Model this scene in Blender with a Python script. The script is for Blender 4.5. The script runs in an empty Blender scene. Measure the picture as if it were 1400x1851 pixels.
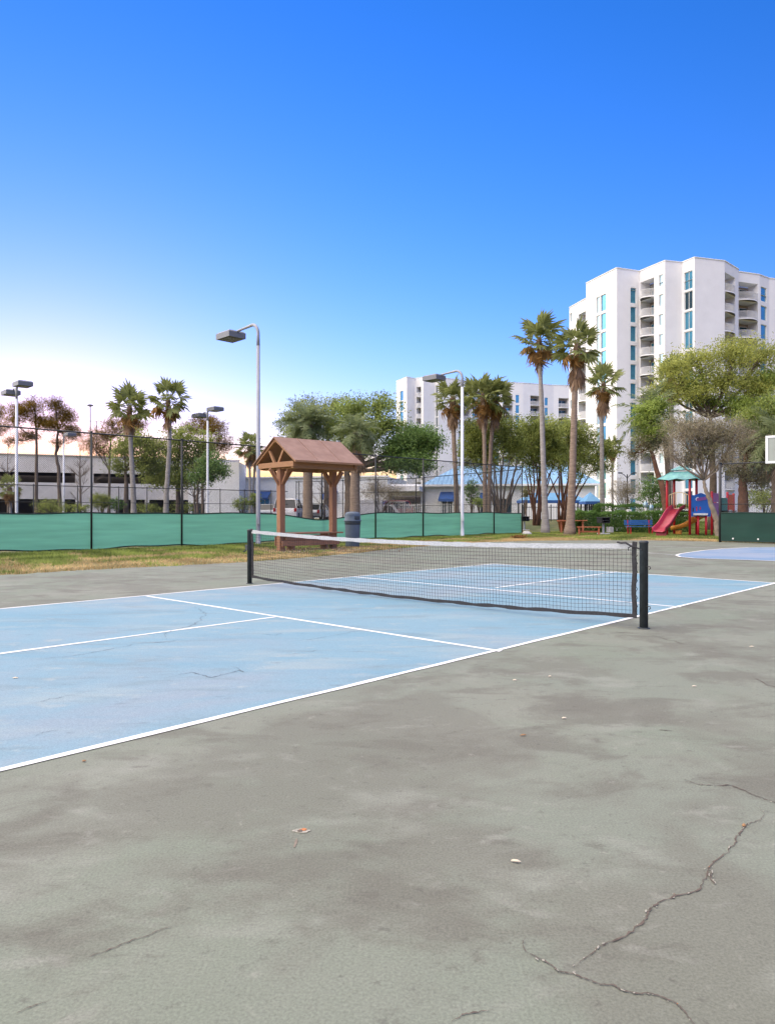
import bpy, math, random
import numpy as np
from mathutils import Vector, Matrix

# ------------------------------------------------------------------ camera, sky, sun, exposure
sc = bpy.context.scene
C = sc.collection
R = math.radians
F, HZ, H = 1289.0, 925.5, 1.235          # focal length in photo pixels, horizon row, eye height (m)
cam = bpy.data.objects.new('camera', bpy.data.cameras.new('camera'))
C.objects.link(cam)
cam.location = (0, 0, H)
cam.rotation_euler = (math.pi / 2, 0, 0)
cam.data.sensor_fit = 'HORIZONTAL'
cam.data.sensor_width = 36
cam.data.lens = 36 * F / 1400
cam.data.clip_end = 4000
sc.camera = cam

w = bpy.data.worlds.new('World')
sc.world = w
w.use_nodes = True
wn = w.node_tree
sky = wn.nodes.new('ShaderNodeTexSky')
sky.sky_type = 'NISHITA'
sky.sun_disc = False
sky.sun_elevation = R(1.1)
sky.sun_rotation = R(-26)
sky.air_density = 1.0
sky.dust_density = 0.13
sky.ozone_density = 3.0
hsv = wn.nodes.new('ShaderNodeHueSaturation')
hsv.inputs['Saturation'].default_value = 1.20
tint = wn.nodes.new('ShaderNodeMix')
tint.data_type = 'RGBA'
tint.blend_type = 'MULTIPLY'
tint.inputs[0].default_value = 1.0
tint.inputs[7].default_value = (1.14, 0.86, 1.30, 1)
wn.links.new(sky.outputs[0], hsv.inputs['Color'])
wn.links.new(hsv.outputs[0], tint.inputs[6])
bg = wn.nodes['Background']
wn.links.new(tint.outputs[2], bg.inputs[0])
bg.inputs[1].default_value = 0.15

FILL_AZ, FILL_EL = R(-100), R(56)
sl = bpy.data.lights.new('soft_fill', 'SUN')  # very wide lamp added as neutral fill, not aligned with the sky's low glow
sl.energy = 1.22
sl.angle = R(115)
sl.color = (1.0, 0.87, 0.68)
soft_fill = bpy.data.objects.new('soft_fill', sl)
C.objects.link(soft_fill)
sdir = Vector((math.sin(FILL_AZ) * math.cos(FILL_EL), math.cos(FILL_AZ) * math.cos(FILL_EL), math.sin(FILL_EL)))
soft_fill.rotation_euler = (-sdir).to_track_quat('-Z', 'Y').to_euler()

sc.view_settings.view_transform = 'Standard'
sc.view_settings.look = 'None'
sc.view_settings.gamma = 1
sc.view_settings.exposure = 2.65
sc.render.engine = 'CYCLES'
sc.cycles.max_bounces = 7
sc.cycles.diffuse_bounces = 3
sc.cycles.glossy_bounces = 3
sc.cycles.transmission_bounces = 4
sc.cycles.transparent_max_bounces = 8
sc.cycles.use_denoising = True
sc.cycles.caustics_reflective = False
sc.cycles.caustics_refractive = False

# ------------------------------------------------------------------ helpers
def G(u, v, z=0.0):
    """point of the level ground seen at photo pixel (u, v)"""
    Y = F * (H - z) / (v - HZ)
    return Vector(((u - 700) / F * Y, Y, z))
def W(u, v, Y):
    """point at depth Y on the line of sight of photo pixel (u, v)"""
    return Vector(((u - 700) / F * Y, Y, H + (HZ - v) * Y / F))
def PX(px, Y):
    return px * Y / F
def sstep(a, b, x):
    t = min(1, max(0, (x - a) / (b - a)))
    return t * t * (3 - 2 * t)
def gz(x, y):
    """height of the lawn: it rises half a metre behind the palms"""
    return 0.5 * sstep(42, 58, y)

class MB:
    def __init__(s):
        s.v = []; s.f = []; s.m = []
    def add(s, vs, fs, mi=0):
        o = len(s.v)
        s.v.extend([tuple(p) for p in vs])
        for f in fs:
            s.f.append(tuple(i + o for i in f)); s.m.append(mi)
        return s
    def box(s, c, d, rz=0.0, mi=0, ax=None):
        x, y, z = d[0] / 2, d[1] / 2, d[2] / 2
        M = ax if ax is not None else Matrix.Rotation(rz, 3, 'Z')
        c = Vector(c)
        vs = [c + M @ Vector((sx * x, sy * y, sz * z)) for sz in (-1, 1) for sy in (-1, 1) for sx in (-1, 1)]
        return s.add(vs, [(0, 2, 3, 1), (4, 5, 7, 6), (0, 1, 5, 4), (2, 6, 7, 3), (0, 4, 6, 2), (1, 3, 7, 5)], mi)
    def bar(s, a, b, wd, ht, mi=0, up=(0, 0, 1)):
        a = Vector(a); b = Vector(b); x = (b - a); L = x.length; x.normalize()
        u = Vector(up)
        if abs(x.dot(u)) > .98: u = Vector((1, 0, 0))
        y = u.cross(x).normalized(); z = x.cross(y)
        M = Matrix((x, y, z)).transposed()
        return s.box((a + b) / 2, (L, wd, ht), ax=M, mi=mi)
    def tube(s, pts, rad, n=8, mi=0, cap=True):
        pts = [Vector(p) for p in pts]
        if not hasattr(rad, '__len__'): rad = [rad] * len(pts)
        o = len(s.v); prev = None
        for i, p in enumerate(pts):
            t = (pts[min(i + 1, len(pts) - 1)] - pts[max(i - 1, 0)])
            if t.length < 1e-9: t = Vector((0, 0, 1))
            t.normalize()
            if prev is None:
                a = Vector((0, 0, 1)) if abs(t.z) < .9 else Vector((1, 0, 0))
                x = t.cross(a).normalized()
            else:
                x = (prev - t * prev.dot(t))
                x = x.normalized() if x.length > 1e-6 else t.orthogonal().normalized()
            prev = x; y = t.cross(x)
            for k in range(n):
                a = 2 * math.pi * k / n
                s.v.append(tuple(p + (x * math.cos(a) + y * math.sin(a)) * rad[i]))
        for i in range(len(pts) - 1):
            for k in range(n):
                k2 = (k + 1) % n
                s.f.append((o + i * n + k, o + i * n + k2, o + (i + 1) * n + k2, o + (i + 1) * n + k)); s.m.append(mi)
        if cap and n > 2:
            s.f.append(tuple(o + k for k in range(n))[::-1]); s.m.append(mi)
            e = o + (len(pts) - 1) * n
            s.f.append(tuple(e + k for k in range(n))); s.m.append(mi)
        return s
    def lathe(s, prof, n=20, c=(0, 0, 0), mi=0):
        c = Vector(c)
        o = len(s.v)
        for r, z in prof:
            for k in range(n):
                a = 2 * math.pi * k / n
                s.v.append(tuple(c + Vector((r * math.cos(a), r * math.sin(a), z))))
        for i in range(len(prof) - 1):
            for k in range(n):
                k2 = (k + 1) % n
                s.f.append((o + i * n + k, o + i * n + k2, o + (i + 1) * n + k2, o + (i + 1) * n + k)); s.m.append(mi)
        s.f.append(tuple(o + k for k in range(n))[::-1]); s.m.append(mi)
        e = o + (len(prof) - 1) * n
        s.f.append(tuple(e + k for k in range(n))); s.m.append(mi)
        return s
    def prism(s, poly, z0, z1, mi=0):
        n = len(poly)
        vs = [(p[0], p[1], z0) for p in poly] + [(p[0], p[1], z1) for p in poly]
        fs = [tuple(range(n))[::-1], tuple(range(n, 2 * n))] + [(i, (i + 1) % n, n + (i + 1) % n, n + i) for i in range(n)]
        return s.add(vs, fs, mi)
    def sheet(s, poly, z, mi=0):
        return s.add([(p[0], p[1], z) for p in poly], [tuple(range(len(poly)))], mi)
    def mesh(s, name, mats, smooth=False):
        me = bpy.data.meshes.new(name)
        me.from_pydata(s.v, [], s.f)
        if not isinstance(mats, (list, tuple)): mats = [mats]
        for m in mats: me.materials.append(m)
        if len(mats) > 1: me.polygons.foreach_set('material_index', s.m)
        if smooth: me.polygons.foreach_set('use_smooth', [True] * len(me.polygons))
        me.update()
        return me
    def build(s, name, mats, parent=None, smooth=False, bevel=0):
        o = obj(name, s.mesh(name, mats, smooth), parent)
        if bevel:
            b = o.modifiers.new('bevel', 'BEVEL'); b.width = bevel; b.segments = 2; b.limit_method = 'ANGLE'
        return o

def obj(name, me, parent=None, loc=None, rot=None):
    o = bpy.data.objects.new(name, me)
    C.objects.link(o)
    if parent is not None: o.parent = parent
    if loc is not None: o.location = loc
    if rot is not None: o.rotation_euler = rot
    return o
def tag(o, label=None, cat=None, group=None, kind=None):
    if label: o['label'] = label
    if cat: o['category'] = cat
    if group: o['group'] = group
    if kind: o['kind'] = kind
    return o
def thing(name, label, cat, loc=(0, 0, 0), rz=0.0, group=None):
    o = bpy.data.objects.new(name, None)
    C.objects.link(o)
    o.empty_display_size = .2
    o.location = loc; o.rotation_euler = (0, 0, rz)
    return tag(o, label, cat, group)
def copy_tree(o, parent=None):
    c = o.copy(); C.objects.link(c)
    if parent is not None: c.parent = parent
    for ch in list(o.children): copy_tree(ch, c)
    return c

# ------------------------------------------------------------------ materials
MATS = {}
def pm(name, c, var=0.15, scale=4.0, rough=0.7, bump=0.0, bscale=40.0, metal=0.0, c2=None, detail=6.0, spec=0.5, transl=0.0, attr=None, stretch=None):
    """procedural material: base colour varied by noise (and by a per-leaf attribute), fine bump"""
    m = bpy.data.materials.new(name); m.use_nodes = True
    nt = m.node_tree; N = nt.nodes; L = nt.links
    b = N['Principled BSDF']
    b.inputs['Roughness'].default_value = rough
    b.inputs['Metallic'].default_value = metal
    b.inputs['Specular IOR Level'].default_value = spec
    tc = N.new('ShaderNodeTexCoord')
    src = tc.outputs['Object']
    if stretch:
        mp = N.new('ShaderNodeMapping'); mp.inputs['Scale'].default_value = stretch
        L.new(src, mp.inputs[0]); src = mp.outputs[0]
    nz = N.new('ShaderNodeTexNoise'); nz.inputs['Scale'].default_value = scale; nz.inputs['Detail'].default_value = detail
    nz.inputs['Roughness'].default_value = .6
    L.new(src, nz.inputs['Vector'])
    fac = nz.outputs['Fac']
    if attr:
        at = N.new('ShaderNodeAttribute'); at.attribute_name = attr
        fac = at.outputs['Fac']
    rp = N.new('ShaderNodeValToRGB')
    ca = c2 if c2 else tuple(x * (1 - var) for x in c)
    cb = c if c2 else tuple(min(1, x * (1 + var)) for x in c)
    rp.color_ramp.elements[0].color = (*ca, 1); rp.color_ramp.elements[1].color = (*cb, 1)
    if not attr:
        rp.color_ramp.elements[0].position = .3; rp.color_ramp.elements[1].position = .7
    L.new(fac, rp.inputs[0])
    L.new(rp.outputs[0], b.inputs['Base Color'])
    if bump:
        n2 = N.new('ShaderNodeTexNoise'); n2.inputs['Scale'].default_value = bscale; n2.inputs['Detail'].default_value = 4
        L.new(src, n2.inputs['Vector'])
        bp = N.new('ShaderNodeBump'); bp.inputs['Strength'].default_value = bump; bp.inputs['Distance'].default_value = .02
        L.new(n2.outputs['Fac'], bp.inputs['Height']); L.new(bp.outputs[0], b.inputs['Normal'])
    if transl:
        tr = N.new('ShaderNodeBsdfTranslucent')
        L.new(rp.outputs[0], tr.inputs[0])
        mx = N.new('ShaderNodeMixShader'); mx.inputs[0].default_value = transl
        out = N['Material Output']
        L.new(b.outputs[0], mx.inputs[1]); L.new(tr.outputs[0], mx.inputs[2]); L.new(mx.outputs[0], out.inputs[0])
    MATS[name] = m
    return m

def ground_mat(name, layers, base, rough=.85, bump=.25, bscale=120, fine=.08, g=1.0):
    """weathered paving: base colour overlaid with several stain layers of noise at different scales"""
    m = bpy.data.materials.new(name); m.use_nodes = True
    g = (g, g, g) if not isinstance(g, tuple) else g
    base = tuple(x * k for x, k in zip(base, g)); layers = [(tuple(x * k for x, k in zip(l[0], g)),) + l[1:] for l in layers]
    nt = m.node_tree; N = nt.nodes; L = nt.links
    b = N['Principled BSDF']; b.inputs['Roughness'].default_value = rough
    b.inputs['Specular IOR Level'].default_value = .35
    tc = N.new('ShaderNodeTexCoord')
    cur = N.new('ShaderNodeRGB'); cur.outputs[0].default_value = (*base, 1); cur = cur.outputs[0]
    for i, (col, sc_, lo, hi, amt, dist, st) in enumerate(layers):
        mp = N.new('ShaderNodeMapping'); mp.inputs['Location'].default_value = (i * 13.7, i * 7.1, i * 3.3)
        mp.inputs['Scale'].default_value = st; mp.inputs['Rotation'].default_value = (0, 0, R(-43))
        L.new(tc.outputs['Object'], mp.inputs[0])
        nz = N.new('ShaderNodeTexNoise'); nz.inputs['Scale'].default_value = sc_; nz.inputs['Detail'].default_value = 8
        nz.inputs['Roughness'].default_value = .62; nz.inputs['Distortion'].default_value = dist
        L.new(mp.outputs[0], nz.inputs['Vector'])
        mr = N.new('ShaderNodeMapRange'); mr.interpolation_type = 'SMOOTHSTEP'
        mr.inputs['From Min'].default_value = lo; mr.inputs['From Max'].default_value = hi
        mr.inputs['To Max'].default_value = amt
        L.new(nz.outputs['Fac'], mr.inputs['Value'])
        mx = N.new('ShaderNodeMix'); mx.data_type = 'RGBA'
        L.new(mr.outputs[0], mx.inputs[0]); L.new(cur, mx.inputs[6]); mx.inputs[7].default_value = (*col, 1)
        cur = mx.outputs[2]
    n2 = N.new('ShaderNodeTexNoise'); n2.inputs['Scale'].default_value = bscale; n2.inputs['Detail'].default_value = 5
    n2.inputs['Roughness'].default_value = .7
    L.new(tc.outputs['Object'], n2.inputs['Vector'])
    mr = N.new('ShaderNodeMapRange'); mr.inputs['From Min'].default_value = .3; mr.inputs['From Max'].default_value = .7
    mr.inputs['To Min'].default_value = 1 - fine; mr.inputs['To Max'].default_value = 1 + fine
    L.new(n2.outputs['Fac'], mr.inputs['Value'])
    mx = N.new('ShaderNodeMix'); mx.data_type = 'RGBA'; mx.blend_type = 'MULTIPLY'; mx.inputs[0].default_value = 1
    L.new(cur, mx.inputs[6]); L.new(mr.outputs[0], mx.inputs[7])
    L.new(mx.outputs[2], b.inputs['Base Color'])
    bp = N.new('ShaderNodeBump'); bp.inputs['Strength'].default_value = bump; bp.inputs['Distance'].default_value = .006
    L.new(n2.outputs['Fac'], bp.inputs['Height']); L.new(bp.outputs[0], b.inputs['Normal'])
    MATS[name] = m
    return m

S1 = (1, 1, 1); S2 = (.45, 1.6, 1); S3 = (.75, 1.25, 1)
M_pave = ground_mat('court_paving', [
    ((.315, .32, .275), .30, .42, .60, .7, .1, S1),
    ((.262, .298, .24), .5, .42, .60, .8, .3, S1),
    ((.225, .222, .19), .8, .47, .59, .7, .3, S1),
    ((.365, .375, .335), 1.5, .54, .68, .6, .3, S3),
    ((.195, .188, .16), 2.0, .50, .64, .7, .4, S3),
    ((.39, .39, .355), 4.5, .58, .72, .5, .4, S3),
    ((.16, .15, .13), 6.5, .58, .72, .5, .5, S3),
    ((.44, .43, .385), 11.0, .62, .76, .5, .2, S1),
    ((.13, .12, .11), 22.0, .58, .74, .5, .2, S1)], (.278, .302, .256), bump=.25, bscale=110, fine=.26, g=(.655, .66, .62))
M_blue = ground_mat('blue_court_paint', [
    ((.37, .425, .51), .22, .42, .60, .85, .4, S1),
    ((.235, .415, .545), .5, .46, .62, .85, .5, S2),
    ((.43, .50, .54), 1.2, .50, .66, .65, .4, S2),
    ((.27, .355, .41), 2.2, .52, .68, .6, .6, S2),
    ((.48, .52, .54), 5.0, .57, .72, .6, .4, S3),
    ((.20, .25, .29), 8.0, .60, .74, .55, .6, S2),
    ((.50, .53, .55), 16.0, .60, .76, .5, .3, S1)], (.285, .445, .56), bump=.25, bscale=110, fine=.22, g=(.63, .665, .65))
M_blue2 = ground_mat('faded_blue_paint', [
    ((.34, .40, .51), .4, .45, .66, .8, .4, S1),
    ((.24, .27, .34), 3.0, .60, .76, .4, .5, S2)], (.22, .33, .49), bump=.3, bscale=150, g=.75)
M_line = ground_mat('white_line_paint', [
    ((.45, .48, .52), 6.0, .52, .70, .7, .4, S1), ((.35, .38, .42), 25.0, .56, .72, .6, .2, S1)], (.76, .76, .76), bump=.2, bscale=150, fine=.05)
M_line_worn = ground_mat('worn_line_paint', [
    ((.35, .35, .36), 3.0, .44, .6, .75, .4, S1)], (.62, .62, .64), bump=.2, bscale=150)
M_soil = ground_mat('lawn_soil', [
    ((.16, .145, .055), .35, .40, .62, .85, .5, S1),
    ((.30, .235, .125), 1.1, .52, .68, .7, .4, S1),
    ((.075, .11, .03), 2.5, .55, .7, .6, .3, S1)], (.115, .14, .045), rough=.95, bump=.8, bscale=30, fine=.25)
M_asph = ground_mat('car_park_asphalt', [((.10, .10, .10), .6, .45, .65, .7, .4, S1)], (.06, .06, .06))
M_sand = ground_mat('bare_sand', [((.25, .2, .12), 2., .45, .65, .6, .4, S1)], (.42, .36, .27), rough=.95)
M_crack = pm('crack_dirt', (.11, .085, .068), .4, 30, .95)
M_crackb = pm('court_crack_dirt', (.10, .125, .15), .3, 30, .95)
M_chip = pm('crack_chips', (.33, .31, .26), .25, 30, .9, bump=.5)
M_rust = pm('rust_dirt', (.42, .16, .06), .4, 40, .95, bump=.5)
M_white = pm('white_stucco', (.83, .83, .84), .04, .5, .85, bump=.15, bscale=15)
M_concrete = pm('garage_concrete', (.76, .735, .735), .12, .6, .9, bump=.2, bscale=12)
M_conc_dark = pm('shaded_garage_concrete', (.12, .10, .09), .2, .6, .9)  # interior shade of the garage is put into this dark concrete colour
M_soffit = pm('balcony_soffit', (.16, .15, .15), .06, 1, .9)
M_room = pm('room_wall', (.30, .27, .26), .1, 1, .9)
M_glass = pm('blue_window_glass', (.10, .34, .50), .25, .3, .06, metal=.55)
M_glassd = pm('dark_window_glass', (.03, .07, .10), .3, .3, .06, metal=.35)
M_glassg = pm('pale_window_glass', (.40, .55, .62), .15, .4, .1, metal=.4)
M_frame = pm('white_frame', (.78, .78, .78), .04, 3, .5)
M_blueroof = pm('blue_metal_roof', (.26, .46, .66), .1, 1, .45, metal=.2)
M_bluecanvas = pm('blue_canvas', (.03, .10, .32), .15, 3, .8)
M_canopyblue = pm('pool_canopy_blue', (.11, .28, .46), .12, 2, .6)
M_black = pm('black_coated_steel', (.022, .023, .026), .2, 8, .5)
M_netpost = pm('net_post_paint', (.028, .036, .042), .4, 14, .55, bump=.3, bscale=60)
M_cord = pm('net_cord', (.02, .02, .022), .2, 20, .9)
M_band = pm('white_net_tape', (.60, .61, .63), 0, 16, .85, bump=.3, c2=(.34, .36, .39), stretch=(1.6, 3, 9))
M_strap = pm('black_strap', (.03, .03, .035), .3, 30, .85)
M_steel = pm('grey_lamp_paint', (.30, .315, .36), .1, 3, .5, metal=.1)
M_polew = pm('pale_lamp_pole', (.66, .68, .73), .1, 2, .5)
M_head = pm('lamp_head_paint', (.17, .18, .21), .12, 4, .5, metal=.1)
M_lens = pm('lamp_lens', (.10, .095, .09), .2, 4, .25)
M_wood = pm('stained_cedar', (.37, .185, .10), .2, 5, .7, bump=.35, bscale=25, c2=(.25, .115, .065), stretch=(6, 6, .6))
M_woodb = pm('cedar_beam', (.40, .215, .11), .2, 5, .75, bump=.35, bscale=25, c2=(.28, .14, .07), stretch=(1, 1, 8))
M_shingle = pm('brown_roof_felt', (.36, .225, .175), .2, 3, .9, bump=.4, bscale=60, c2=(.26, .155, .12))
M_bin = pm('grey_bin_plastic', (.115, .155, .205), .1, 4, .6)
M_bind = pm('dark_bin_plastic', (.055, .07, .085), .1, 4, .6)
M_red = pm('red_playground_steel', (.52, .02, .035), .12, 3, .4)
M_redp = pm('red_slide_plastic', (.36, .03, .06), .12, 3, .35)
M_orange = pm('orange_slide_plastic', (.78, .32, .05), .1, 3, .4)
M_bluep = pm('blue_panel_plastic', (.02, .13, .48), .1, 3, .4)
M_teal = pm('teal_roof_plastic', (.20, .52, .48), .2, 6, .5, c2=(.12, .34, .42))
M_cream = pm('cream_rail', (.72, .62, .38), .1, 5, .5)
M_purple = pm('purple_panel', (.26, .09, .32), .1, 3, .45)
M_greenp = pm('green_panel', (.04, .20, .17), .1, 3, .45)
M_redwood = pm('redwood_bench', (.42, .13, .055), .2, 6, .7, bump=.3, c2=(.30, .085, .035))
M_benchblue = pm('blue_bench_slats', (.03, .13, .36), .15, 5, .5)
M_stone = pm('pale_rock', (.48, .47, .46), .25, 6, .9, bump=.6, bscale=12)
M_potred = pm('clay_pot', (.36, .12, .06), .15, 6, .8)
M_carw = pm('white_car_paint', (.70, .70, .72), .03, 1, .25)
M_carr = pm('dark_red_car_paint', (.20, .03, .03), .05, 1, .25)
M_carg = pm('silver_car_paint', (.40, .42, .45), .05, 1, .25, metal=.4)
M_carglass = pm('car_glass', (.02, .022, .026), .1, 1, .06)
M_tyre = pm('tyre_rubber', (.02, .02, .02), .2, 10, .9)
M_lampred = pm('tail_lamp_red', (.35, .01, .01), .1, 4, .3)
M_board = pm('backboard_glass', (.26, .30, .28), .15, 1.5, .12)
# bark and leaves
M_palmbark = pm('palm_bark', (.40, .375, .365), .2, 3, .95, bump=.8, bscale=10, c2=(.25, .225, .21), stretch=(1, 1, 5))
M_palmbark2 = pm('brown_palm_bark', (.33, .25, .195), .2, 3, .95, bump=.8, bscale=10, c2=(.18, .13, .10), stretch=(1, 1, 5))
M_bark = pm('brown_bark', (.15, .115, .09), .3, 4, .95, bump=.7, bscale=14)
M_barkl = pm('pale_bark', (.34, .28, .22), .3, 4, .95, bump=.7, bscale=14, c2=(.17, .135, .105))
M_barkd = pm('red_brown_bark', (.17, .085, .055), .3, 4, .95, bump=.7, bscale=14)
M_twig = pm('grey_twigs', (.20, .16, .13), .3, 4, .95)
def leafm(name, a, b, tr=.35, rough=.6):
    a = tuple(x * 2.6 for x in a); b = tuple(min(.8, x * 2.2) for x in b); tr = tr + .12
    return pm(name, b, 0, 1, rough, c2=a, attr='tint', transl=tr, spec=.3)
M_lf_green = leafm('oak_leaves', (.05, .068, .02), (.22, .26, .07))
M_lf_deep = leafm('deep_green_leaves', (.03, .055, .016), (.14, .21, .065))
M_lf_olive = leafm('olive_leaves', (.052, .066, .016), (.225, .25, .07))
M_lf_yellow = leafm('yellow_green_leaves', (.08, .09, .024), (.285, .295, .08), .45)
M_lf_lime = leafm('lime_leaves', (.065, .09, .02), (.23, .28, .07), .45)
M_lf_grey = leafm('grey_green_leaves', (.05, .048, .026), (.19, .18, .10))
M_lf_twig = leafm('bare_twig_mass', (.07, .06, .04), (.23, .20, .14), .15)
M_lf_pine = leafm('pine_needles', (.03, .022, .004), (.16, .10, .016), .5)
M_lf_hedge = leafm('hedge_leaves', (.02, .045, .012), (.10, .17, .04), .3)
M_palmgreen = leafm('palm_frond_green', (.04, .048, .016), (.145, .16, .055), .3, .5)
M_palmold = leafm('palm_frond_old', (.06, .036, .014), (.22, .125, .045), .35)
M_palmdead = leafm('palm_frond_dead', (.07, .045, .028), (.21, .14, .09), .2)
M_feather = leafm('feather_frond_green', (.04, .055, .025), (.165, .19, .095), .3)
M_grass = leafm('grass_blades', (.035, .05, .010), (.18, .21, .05), .3)
M_straw = leafm('dry_grass_blades', (.14, .10, .045), (.36, .26, .13), .25)
M_screen = pm('green_windscreen_mesh', (.195, .53, .375), .16, 1.4, .75, transl=.45, bump=.3, bscale=8, stretch=(.25, .25, 4))
M_screend = pm('dark_green_windscreen', (.006, .05, .036), .2, 1.0, .7, transl=.15, stretch=(.4, .4, 2))
M_hem = pm('windscreen_hem', (.015, .035, .03), .2, 5, .8)
M_leaf_pale = pm('dry_pale_leaf', (.62, .54, .42), .2, 30, .8)
M_leaf_brown = pm('dry_brown_leaf', (.30, .17, .08), .3, 30, .8)

# ------------------------------------------------------------------ ground, paving, court
gm = MB()
xs = [-1500, -400, -150, -80, -40, -20, -8, 0, 8, 20, 40, 80, 150, 400, 1500]
ys = [-300, -60, -10, 10, 25, 42, 44, 46, 48, 50, 52, 54, 56, 58, 70, 120, 300, 900, 2600]
for y in ys:
    for x in xs: gm.v.append((x, y, gz(x, y) - .02))
nx = len(xs)
for j in range(len(ys) - 1):
    for i in range(nx - 1):
        a = j * nx + i
        gm.f.append((a, a + 1, a + nx + 1, a + nx)); gm.m.append(0)
tag(gm.build('ground', M_soil), kind='structure')

# edge of the paving: grass verge along the fence side, lawn at the far end
edge_px = [(-260, 1058), (0, 1040), (110, 1033), (240, 1026), (360, 1020.5), (440, 1016.5), (560, 1007), (650, 999), (720, 991),
           (800, 985), (880, 980), (960, 977.5), (1060, 976.5), (1180, 976.5), (1290, 979), (1360, 981), (1440, 984)]
rnd = random.Random(5)
edge = []
for i, (u, v) in enumerate(edge_px):
    p = G(u, v)
    edge.append((p.x, p.y))
fine_edge = []
for i in range(len(edge) - 1):
    for k in range(8):
        t = k / 8
        x = edge[i][0] * (1 - t) + edge[i + 1][0] * t; y = edge[i][1] * (1 - t) + edge[i + 1][1] * t
        fine_edge.append((x + rnd.uniform(-.07, .07), y + rnd.uniform(-.1, .1)))
fine_edge.append(edge[-1])
poly = fine_edge + [(40, 22), (40, -20), (-30, -20), (-30, 6)]
pav = MB().sheet(poly[::-1], 0.0)
pav.f = [tuple(range(len(poly)))]
paving = tag(pav.build('court_paving', M_pave), kind='structure')

def dn(name, mats, poly, z, parent, label=None):
    m = MB().sheet(poly, z)
    o = m.build(name, mats, parent)
    if o.data.polygons[0].normal.z < 0: o.data.flip_normals()
    if label: o['label'] = label
    return o
# corners of the pickleball court (near/far = side towards or away from the camera along the net line)
NS = [G(0, 1397), G(905, 1178), G(1150, 1120), G(1230, 1098), G(1400, 1054.5)]
d_side = (NS[4] - NS[1]).normalized()
A_near = NS[1] + (NS[0] - NS[1]).normalized() * 9.0
B_near = NS[4] + d_side * .05
FS_a, FS_b = G(0, 1101), G(892, 1019.5)
d_far = (FS_b - FS_a).normalized()
A_far = FS_a - d_far * 6.5
B_far = FS_b
mid_l, mid_r = G(497, 1116), G(0, 1182.5)
d_mid = (mid_l - mid_r).normalized()
court = dn('blue_court', M_blue, [A_near, B_near, B_far, A_far], .0025, None)
tag(court, kind='structure')
def line(a, b, wd, z=.0045, mat=M_line, parent=court, n=1, jit=.006):
    a = Vector(a); b = Vector(b); d = (b - a); d.z = 0; L = d.length; d.normalize(); nrm = Vector((-d.y, d.x, 0))
    k = max(2, int(L / .35)); r = random.Random(int(abs(a.x * 91 + b.y * 57)))
    le, ri = [], []
    for i in range(k + 1):
        p = a + d * L * i / k
        le.append(p + nrm * (wd / 2 + r.uniform(-jit, jit))); ri.append(p - nrm * (wd / 2 + r.uniform(-jit, jit)))
    m = MB()
    vs = [(p.x, p.y, z) for p in le] + [(p.x, p.y, z) for p in ri]
    m.add(vs, [(i, k + 1 + i, k + 2 + i, i + 1) for i in range(k)])
    o = m.build('court_line', mat, parent)
    if o.data.polygons[0].normal.z < 0: o.data.flip_normals()
    return o
line(A_near, B_near, .052)
line(A_far, B_far, .05)
line(G(905, 1178), G(265, 1078), .055, .005)
line(mid_r - d_mid * 5.0, mid_l, .055, .0054)
line(G(1230, 1098), G(640, 1043), .055, .005)
line(B_far, B_near, .055, .005)
line(G(896, 1063), G(1115, 1034), .055, .0054)

# basketball court patch beside it
bb_px = [(1400, 989.5), (1352, 990), (1310, 992), (1275, 995), (1248, 998.5), (1229, 1001.5), (1221, 1004), (1229, 1007), (1255, 1009.5), (1300, 1011), (1350, 1012.5), (1400, 1014.5)]
bb = [G(u, v) for u, v in bb_px]
bbp = [Vector((22, 29, 0))] + bb + [Vector((13, 15.2, 0)), Vector((24, 13, 0))]
key = dn('basketball_court', M_blue2, [(p.x, p.y) for p in bbp], .004, None)
tag(key, kind='structure')
for a, b in zip(bb[:-1], bb[1:]):
    line(a, b + (b - a) * .02, .07, .009, M_line, key, jit=.004)
line(G(1221, 1004), G(1075, 991.5), .05, .009, M_line_worn, paving)
line(G(1305, 992), G(1180, 988), .05, .009, M_line_worn, paving)
line(G(1300, 1000), G(1400, 1001), .05, .0095, M_line_worn, key)

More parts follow.
